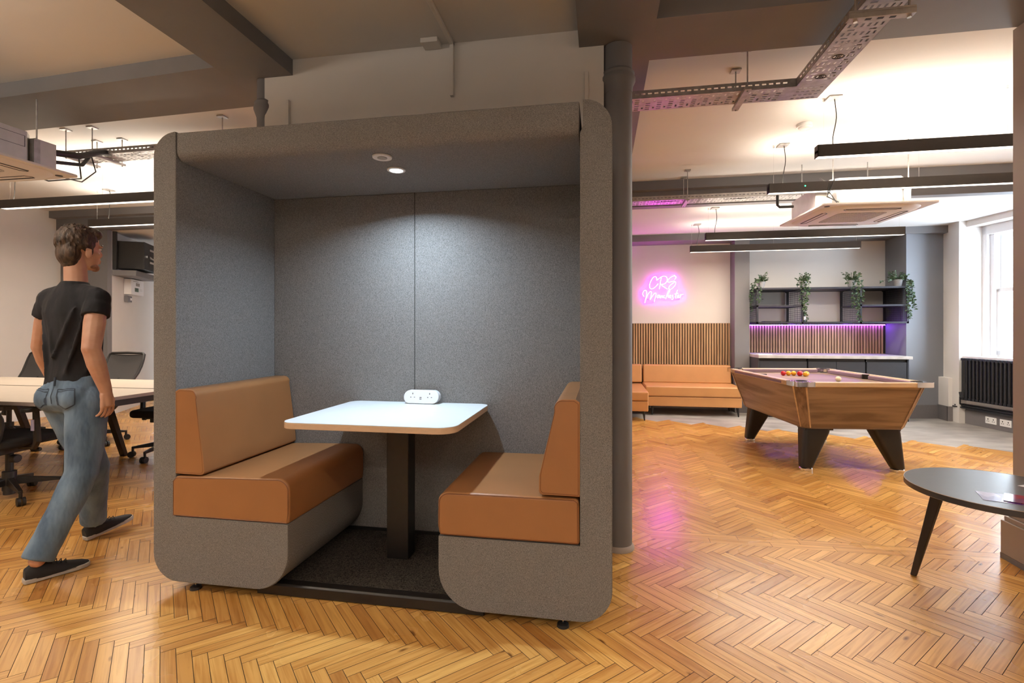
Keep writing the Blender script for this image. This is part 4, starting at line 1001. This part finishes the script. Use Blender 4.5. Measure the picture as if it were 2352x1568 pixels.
chair('far side office chair with its mesh back half hidden by the walking person', (-5.50, 4.62, 0), radians(180), G, 20)
chair('office chair next to the booth with only seat and base showing under desk', (-4.25, 4.32, 0), radians(188), G, 18)

# wall equipment by the left pilaster
u_ = Vector((-1.0, 1.87, 0)).normalized(); n_ = Vector((u_.y, -u_.x, 0))
def ap(s, d, z): p = Vector((-7.05, 6.2, 0))+u_*s+n_*d; return (p.x, p.y, z)
def abox(mb, s0_, s1_, d0, d1, z0, z1): return mb.hexa([ap(s0_, d0, z0), ap(s1_, d0, z0), ap(s1_, d1, z0), ap(s0_, d1, z0)], [ap(s0_, d0, z1), ap(s1_, d0, z1), ap(s1_, d1, z1), ap(s0_, d1, z1)])
rk = thing('network_cabinet', 'black wall mounted network cabinet with a glazed door behind the walking person', 'cabinet', ap(.4, .2, 2.14))
abox(MB(), .10, .75, .004, .36, 2.16, 2.57).build('case', M['black'], rk, smooth=0, bevel=.004)
dr = abox(MB(), .10, .75, .36, .378, 2.16, 2.57).build('door', M['blackm'], rk, smooth=0)
abox(MB(), .30, .70, .378, .381, 2.21, 2.50).build('door_glass', M['slot'], dr, smooth=0)
abox(MB(), .15, .175, .378, .395, 2.34, 2.37).build('handle', M['chrome'], rk, smooth=0)
b = MB()
for z in (2.46, 2.27): abox(b, .31, .69, .3815, .384, z, z+.03)
b.tube([ap(.31, .386, 2.37), ap(.42, .388, 2.35), ap(.55, .388, 2.38), ap(.69, .386, 2.44)], .006, 5); b.tube([ap(.31, .386, 2.35), ap(.45, .388, 2.34), ap(.6, .388, 2.36)], .006, 5)
b.build('patch_cable', M['galvl'], rk)
tag(abox(MB(), .02, .95, .002, .30, 2.05, 2.13).build('steel_trunking', M['grey'], bevel=.002), 'wide grey trunking on the wall under the black network cabinet', 'trunking')
tag(abox(MB(), .03, .07, .002, .05, 2.14, 2.698).build('steel_trunking', M['blackm'], bevel=.002), 'dark vertical trunking on the wall left of the network cabinet', 'trunking')
fb = thing('fuse_board', 'white fuse board on the wall under the network cabinet', 'fuse board', ap(.6, .05, 1.80))
abox(MB(), .42, .92, .003, .10, 1.80, 2.04).build('enclosure', M['pwhite'], fb, bevel=.004)
abox(MB(), .56, .70, .10, .103, 1.85, 1.91).build('switch_window', M['leaf'], fb, smooth=0)
b = MB(); abox(b, .60, .75, .10, .102, 1.94, 1.99); abox(b, .74, .86, .10, .1015, 1.875, 1.878); abox(b, .74, .86, .10, .1015, 1.895, 1.898); abox(b, .50, .70, .10, .1015, 2.005, 2.013); b.build('label', M['grille'], fb, smooth=0)
ss = thing('switch_socket', 'small grey metal switch on the wall below the fuse board', 'switch', ap(.5, .02, 1.68))
abox(MB(), .44, .60, .003, .05, 1.68, 1.775).build('face_plate', M['grey'], ss, bevel=.004); abox(MB(), .53, .58, .05, .056, 1.71, 1.745).build('rocker', M['pwhite'], ss, smooth=0)

# ------------------------------------------------------------------ walking person
V = Vector
def remesh(o, vox, sm=6, disp=None):
    r = o.modifiers.new('remesh', 'REMESH'); r.mode = 'VOXEL'; r.voxel_size = vox; r.use_smooth_shade = True
    s_ = o.modifiers.new('smooth', 'SMOOTH'); s_.factor = .5; s_.iterations = sm
    if disp:
        tx = bpy.data.textures.new(o.name+'_folds', 'CLOUDS'); tx.noise_scale = disp[0]
        d = o.modifiers.new('folds', 'DISPLACE'); d.texture = tx; d.strength = disp[1]; d.mid_level = .5
    return o
Fv = V((-.08, .997, 0)); Rv = V((.997, .08, 0)); Hf = V((.24, .97, 0)).normalized(); Hr = V((Hf.y, -Hf.x, 0))
ps = thing('person', 'person walking away in black T-shirt and blue jeans, head turned right', 'person', (-2.84, 2.27, 0))
head = V((-2.847, 2.331, 1.700)); HM = Matrix((Hr, Hf, V((0, 0, 1)))).transposed()
def hp(r_, f_, u): return head+HM@V((r_, f_, u))
shR, shL = V((-2.690, 2.290, 1.418)), V((-3.000, 2.285, 1.418))
elR, wrR, haR = V((-2.632, 2.205, 1.150)), V((-2.616, 2.270, .925)), V((-2.624, 2.292, .855))
elL, wrL = V((-3.125, 2.330, 1.155)), V((-3.160, 2.43, .945))
hipR, hipL, knR, knL = V((-2.750, 2.285, .86)), V((-2.925, 2.295, .86)), V((-2.715, 2.225, .49)), V((-2.845, 2.40, .46))
anR, anL = V((-2.760, 2.045, .105)), V((-2.978, 2.505, .115))
neck = V((-2.842, 2.298, 1.50)); pel = V((-2.842, 2.291, .93))
BM = Matrix((Rv, Fv, V((0, 0, 1)))).transposed()
b = MB()
b.ell(hp(0, -.012, .032), (.073, .092, .088), 20, 14, HM).ell(hp(0, .028, -.035), (.056, .058, .082), 18, 12, HM).ell(hp(0, .062, -.100), (.026, .022, .020), 12, 8, HM)
b.tube([hp(0, .074, .016), hp(0, .090, -.016), hp(0, .094, -.028)], [.007, .0095, .0105], 8).ell(hp(0, .086, -.032), (.015, .012, .008), 10, 8, HM)
b.ell(hp(.028, .074, .018), (.024, .012, .008), 10, 8, HM).ell(hp(-.028, .074, .018), (.024, .012, .008), 10, 8, HM)
b.ell(hp(0, .083, -.060), (.021, .010, .0055), 10, 8, HM).ell(hp(0, .081, -.071), (.019, .010, .006), 10, 8, HM)
b.ell(hp(.040, .052, -.035), (.020, .022, .020), 10, 8, HM).ell(hp(-.040, .052, -.035), (.020, .022, .020), 10, 8, HM)
for s_ in (-1, 1):
    b.ell(hp(s_*.074, -.002, -.030), (.008, .017, .028), 12, 8, HM); b.tube([hp(s_*.078, -.018, -.012), hp(s_*.083, -.012, -.004), hp(s_*.082, .006, -.008), hp(s_*.077, .004, -.05)], .0045, 6)
b.tube([neck-V((0, 0, .06)), neck, hp(0, -.030, -.07), hp(0, -.025, -.03)], [.070, .053, .050, .050], 14)
b.tube([shL, V((-2.845, 2.29, 1.43)), shR], [.040, .06, .040], 12)
b.tube([V((-2.847, 2.297, 1.40)), V((-2.85, 2.297, 1.2)), V((-2.845, 2.294, 1.0)), pel], [.09, .085, .09, .10], 12)
def chain(P, R_, n=12):
    P = [V(p) for p in P]; b.tube(P, R_, n)
    for p, r_ in zip(P, R_): b.ell(p, (r_, r_, r_), n, 8)
chain([shR, shR.lerp(elR, .5), elR, elR.lerp(wrR, .35), wrR], [.042, .050, .043, .044, .029]); chain([shL, shL.lerp(elL, .5), elL, elL.lerp(wrL, .35), wrL], [.042, .049, .042, .043, .029])
chain([hipR, knR, anR], [.075, .052, .036]); chain([hipL, knL, anL], [.075, .052, .036])
def hand(wr, f, inw, s_=1):      # fingers hang down, spread along f, curl towards inw
    dn = V((f.x*.12, f.y*.12, -1)).normalized()
    pc = wr+dn*.05
    b.tube([wr, wr+dn*.03, wr+dn*.085], [.026, .030, .026], 10)
    for k in range(4): b.tube([wr+dn*.02+f*(-.018+.012*k), wr+dn*.088+f*(-.030+.020*k)], [.014, .0125], 8)
    L_ = [.058, .068, .074, .066]
    for k in range(4):
        p0 = wr+dn*.085+f*(-.033+.022*k); p1 = p0+dn*L_[k]*.45+inw*.006; p2 = p1+dn*L_[k]*.33+inw*.018; p3 = p2+dn*L_[k]*.16+inw*.020
        b.tube([p0, p1, p2, p3], [.0088, .0078, .0074, .0058], 8); b.ell(p3, (.0060,)*3, 8, 6)
    t0 = wr+dn*.03+f*.022; t1 = t0+dn*.028+f*.022+inw*.008; t2 = t1+dn*.030+f*.006+inw*.010
    b.tube([t0, t1, t2], [.013, .011, .0085], 8); b.ell(t2, (.0085,)*3, 8, 6)
hand(wrR, Fv, -Rv); hand(wrL, Fv, Rv)
remesh(b.build('body', M['skin'], ps), .0042, 3)
# eyes, brows, beard
for s_ in (-1, 1):
    MB().ell(hp(s_*.030, .074, .004), (.010, .0085, .0045), 12, 8, HM).build('eye', M['pwhite'], ps); MB().ell(hp(s_*.030, .0815, .004), (.0045, .002, .0040), 8, 6, HM).build('iris', M['slot'], ps)
    MB().tube([hp(s_*.015, .088, .024), hp(s_*.032, .086, .028), hp(s_*.050, .074, .024)], .0035, 6).build('eyebrow', M['hair'], ps)
M['beard'] = mat('beard_stubble', (.30, .155, .095), .8, col2=(.42, .23, .145), scale=120)
remesh(MB().ell(hp(0, .064, -.101), (.025, .0225, .021), 12, 8, HM).ell(hp(.026, .044, -.093), (.020, .026, .015), 12, 8, HM).ell(hp(-.026, .044, -.093), (.020, .026, .015), 12, 8, HM).build('beard', M['beard'], ps), .005, 4)
b = MB(); rs = random.Random(11)
b.ell(hp(0, -.022, .045), (.080, .097, .084), 20, 14, HM).ell(hp(0, -.060, -.030), (.074, .052, .074), 16, 12, HM).ell(hp(0, -.055, -.075), (.056, .038, .045), 16, 12, HM).ell(hp(0, .046, .086), (.060, .050, .036), 14, 10, HM)
for s_ in (-1, 1): b.ell(hp(s_*.068, -.012, .022), (.014, .048, .036), 12, 8, HM).ell(hp(s_*.070, .014, -.012), (.007, .010, .026), 10, 8, HM)
for k in range(260):
    a = rs.uniform(0, 2*pi); e = rs.uniform(-.75, 1.45)
    d = V((cos(a)*cos(e), sin(a)*cos(e), sin(e)))
    if d.y > .25 and d.z < .45: continue
    p = hp(d.x*.077, -.022+d.y*.094, .040+d.z*.083); flow = HM@V((d.x*.3+.1, d.y*.2+.35, -.9 if d.z < .6 else .05))+HM@d*.30
    q_ = p+flow.normalized()*rs.uniform(.016, .026); b.tube([p, p.lerp(q_, .5), q_], [.0060, .0045, .0015], 6)
remesh(b.build('hair', M['hair'], ps), .0038, 2)
# T-shirt
def ellr(c, rx, ry, n=28): return [tuple(V(c)+Rv*(rx*cos(2*pi*i/n))+Fv*(ry*sin(2*pi*i/n))) for i in range(n)]
b = MB(); sec = [(.918, .142, .118, 0, -.004), (1.0, .136, .108, 0, 0), (1.07, .130, .100, 0, .003), (1.16, .135, .100, 0, .004), (1.25, .146, .104, 0, 0), (1.34, .155, .104, 0, -.006), (1.40, .155, .096, 0, -.006), (1.44, .138, .082, 0, -.004), (1.475, .105, .070, 0, -.002), (1.505, .066, .062, 0, .0), (1.515, .062, .060, 0, .002)]
b.loft([ellr((-2.847, 2.296+f_, z), rx, ry) for z, rx, ry, _, f_ in sec])
def slv(a, c, t_end): 
    e = a.lerp(c, t_end); up = a-V((0, 0, .004)); m_ = V((-2.847, 2.296, 1.40)).lerp(a, .5)
    b.tube([m_-V((0, 0, .03)), up, a.lerp(c, .15), e], [.075, .060, .062, .064], 16); b.ell(up, (.060,)*3, 14, 10)
    b.tube([V((-2.845, 2.292, 1.455)), up+V((0, 0, .012))], [.062, .054], 14)
slv(shR, elR, .36); slv(shL, elL, .36)
rs = random.Random(5)
for (p0, p1, r0) in [((.10, -.10, 1.37), (-.02, -.108, 1.10), .012), ((.13, -.075, 1.33), (.05, -.105, 1.02), .011), ((-.06, -.098, 1.36), (-.03, -.106, 1.10), .008), ((-.12, -.07, 1.30), (-.07, -.10, .99), .010), ((.155, .0, 1.28), (.12, -.05, 1.02), .011)]:
    a_ = V((-2.847, 2.296, 0))+Rv*p0[0]+Fv*p0[1]+V((0, 0, p0[2])); c_ = V((-2.847, 2.296, 0))+Rv*p1[0]+Fv*p1[1]+V((0, 0, p1[2]))
    b.tube([a_, a_.lerp(c_, .5)+Rv*.006, c_], [r0*.4, r0, r0*.5], 8)
remesh(b.build('t_shirt', M['shirt'], ps), .008, 4, (.12, .008))
# jeans
b = MB()
b.loft([ellr((-2.842, 2.292, 1.005), .130, .098), ellr((-2.842, 2.290, .96), .142, .112), ellr((-2.842, 2.284, .90), .152, .126), ellr((-2.842, 2.286, .85), .150, .122), ellr((-2.842, 2.292, .81), .12, .10)])
def leg(h_, k_, a_, rr):
    m1 = h_.lerp(k_, .5); m2 = k_.lerp(a_, .5)
    P = [h_, m1, k_, m2, a_+V((0, 0, .0))]; b.tube(P, rr, 18)
    for p, r_ in list(zip(P, rr))[:4]: b.ell(p, (r_*.98,)*3, 14, 10)
leg(hipR, knR, anR, [.098, .088, .074, .070, .068]); leg(hipL, knL, anL, [.096, .086, .072, .066, .064])
for s_ in (1, -1): b.ell(V((-2.842, 2.292, .885))+Rv*s_*.072-Fv*.065, (.075, .075, .08), 14, 10)
for p, q_ in ((knR+V((0, -.06, .05)), knR+V((.06, -.02, -.02))), (knR.lerp(anR, .5)+V((-.04, -.03, 0)), knR.lerp(anR, .5)+V((.05, -.02, .04)))): b.tube([p, (p+q_)/2+V((.01, -.01, 0)), q_], .012, 8)
jn = remesh(b.build('jeans', M['denim'], ps), .008, 4, (.16, .014))
def onback(r_, z): # a point on the seat of the jeans
    rr = .126+.028*math.exp(-((abs(r_)-.07)/.05)**2-((z-.885)/.06)**2)
    return V((-2.842, 2.286, z))+Rv*r_-Fv*(rr*sqrt(max(0, 1-(r_/.17)**2))+.0095)
def dense(P, n=10): return [V(a).lerp(V(c), k/n) for a, c in zip(P, P[1:]) for k in range(n)]+[V(P[-1])]
def stitch(o):
    m_ = o.modifiers.new('wrap', 'SHRINKWRAP'); m_.target = jn; m_.wrap_method = 'NEAREST_SURFACEPOINT'; m_.wrap_mode = 'ABOVE_SURFACE'; m_.offset = .0016
for s_ in (1, -1):
    P = [onback(s_*.03, .945), onback(s_*.115, .950), onback(s_*.118, .86), onback(s_*.075, .825), onback(s_*.034, .85), onback(s_*.03, .945)]
    b = MB(); b.tube(dense(P), .0030, 6); b.tube(dense([onback(s_*.03, .932), onback(s_*.116, .937)]), .0024, 6); stitch(b.build('back_pocket', M['denimd'], ps))
b = MB(); b.tube(dense([onback(0, z) for z in (.985, .95, .90, .86)]), .0026, 6); stitch(b.build('centre_seam', M['denimd'], ps))
MB().tube([V((-2.842, 2.292, 1.0))-Fv*.118+Rv*.01, V((-2.842, 2.292, .955))-Fv*.124+Rv*.012], .005, 6).build('belt_loop', M['denimd'], ps)
def shoe(heel, toe, roll=0):
    h_, t_ = V(heel), V(toe); d = (t_-h_); L_ = d.length; d.normalize(); sd = d.cross(V((0, 0, 1))).normalized(); up = sd.cross(d)
    def q(a, w_, u): return tuple(h_+d*(a*L_)+sd*w_+up*u)
    out = [(0, -.018), (.02, -.028), (.12, -.033), (.35, -.034), (.6, -.044), (.78, -.046), (.92, -.036), (.99, -.015), (.99, .015), (.92, .034), (.78, .042), (.6, .040), (.35, .032), (.12, .033), (.02, .028), (0, .018)]
    s = MB(); s.loft([[q(a, w_*1.0, 0) for a, w_ in out], [q(a, w_*1.06, .022) for a, w_ in out]]); s.build('shoe_sole', M['sole'], ps, bevel=.003)
    b = MB(); rings = []
    for a, w_, hgt in ((.02, .026, .070), (.10, .033, .085), (.24, .036, .088), (.40, .037, .074), (.56, .042, .058), (.74, .044, .046), (.88, .036, .036), (.97, .018, .026)):
        rings.append([q(a, w_*cos(2*pi*i/16), .018+max(0, hgt-.018)*(.0 if sin(2*pi*i/16) < 0 else sin(2*pi*i/16)**.75)-(.004 if sin(2*pi*i/16) < 0 else 0)) for i in range(16)])
    b.loft(rings); up_ = b.build('shoe_upper', M['shoe'], ps, smooth=60)
    b = MB()
    for a in (.40, .47, .54, .61): b.tube([q(a, -.022, .018+.052-(a-.4)*.09), q(a+.01, 0, .030+.056-(a-.4)*.10), q(a, .022, .018+.052-(a-.4)*.09)], .0022, 5)
    b.build('shoe_laces', M['cableb'], up_)
M['shoe'] = mat('black_canvas', (.012, .011, .012), .8)
shoe((-2.795, 2.005, .002), (-2.68, 2.24, .002)); shoe((-3.005, 2.478, .004), (-2.935, 2.725, .055))
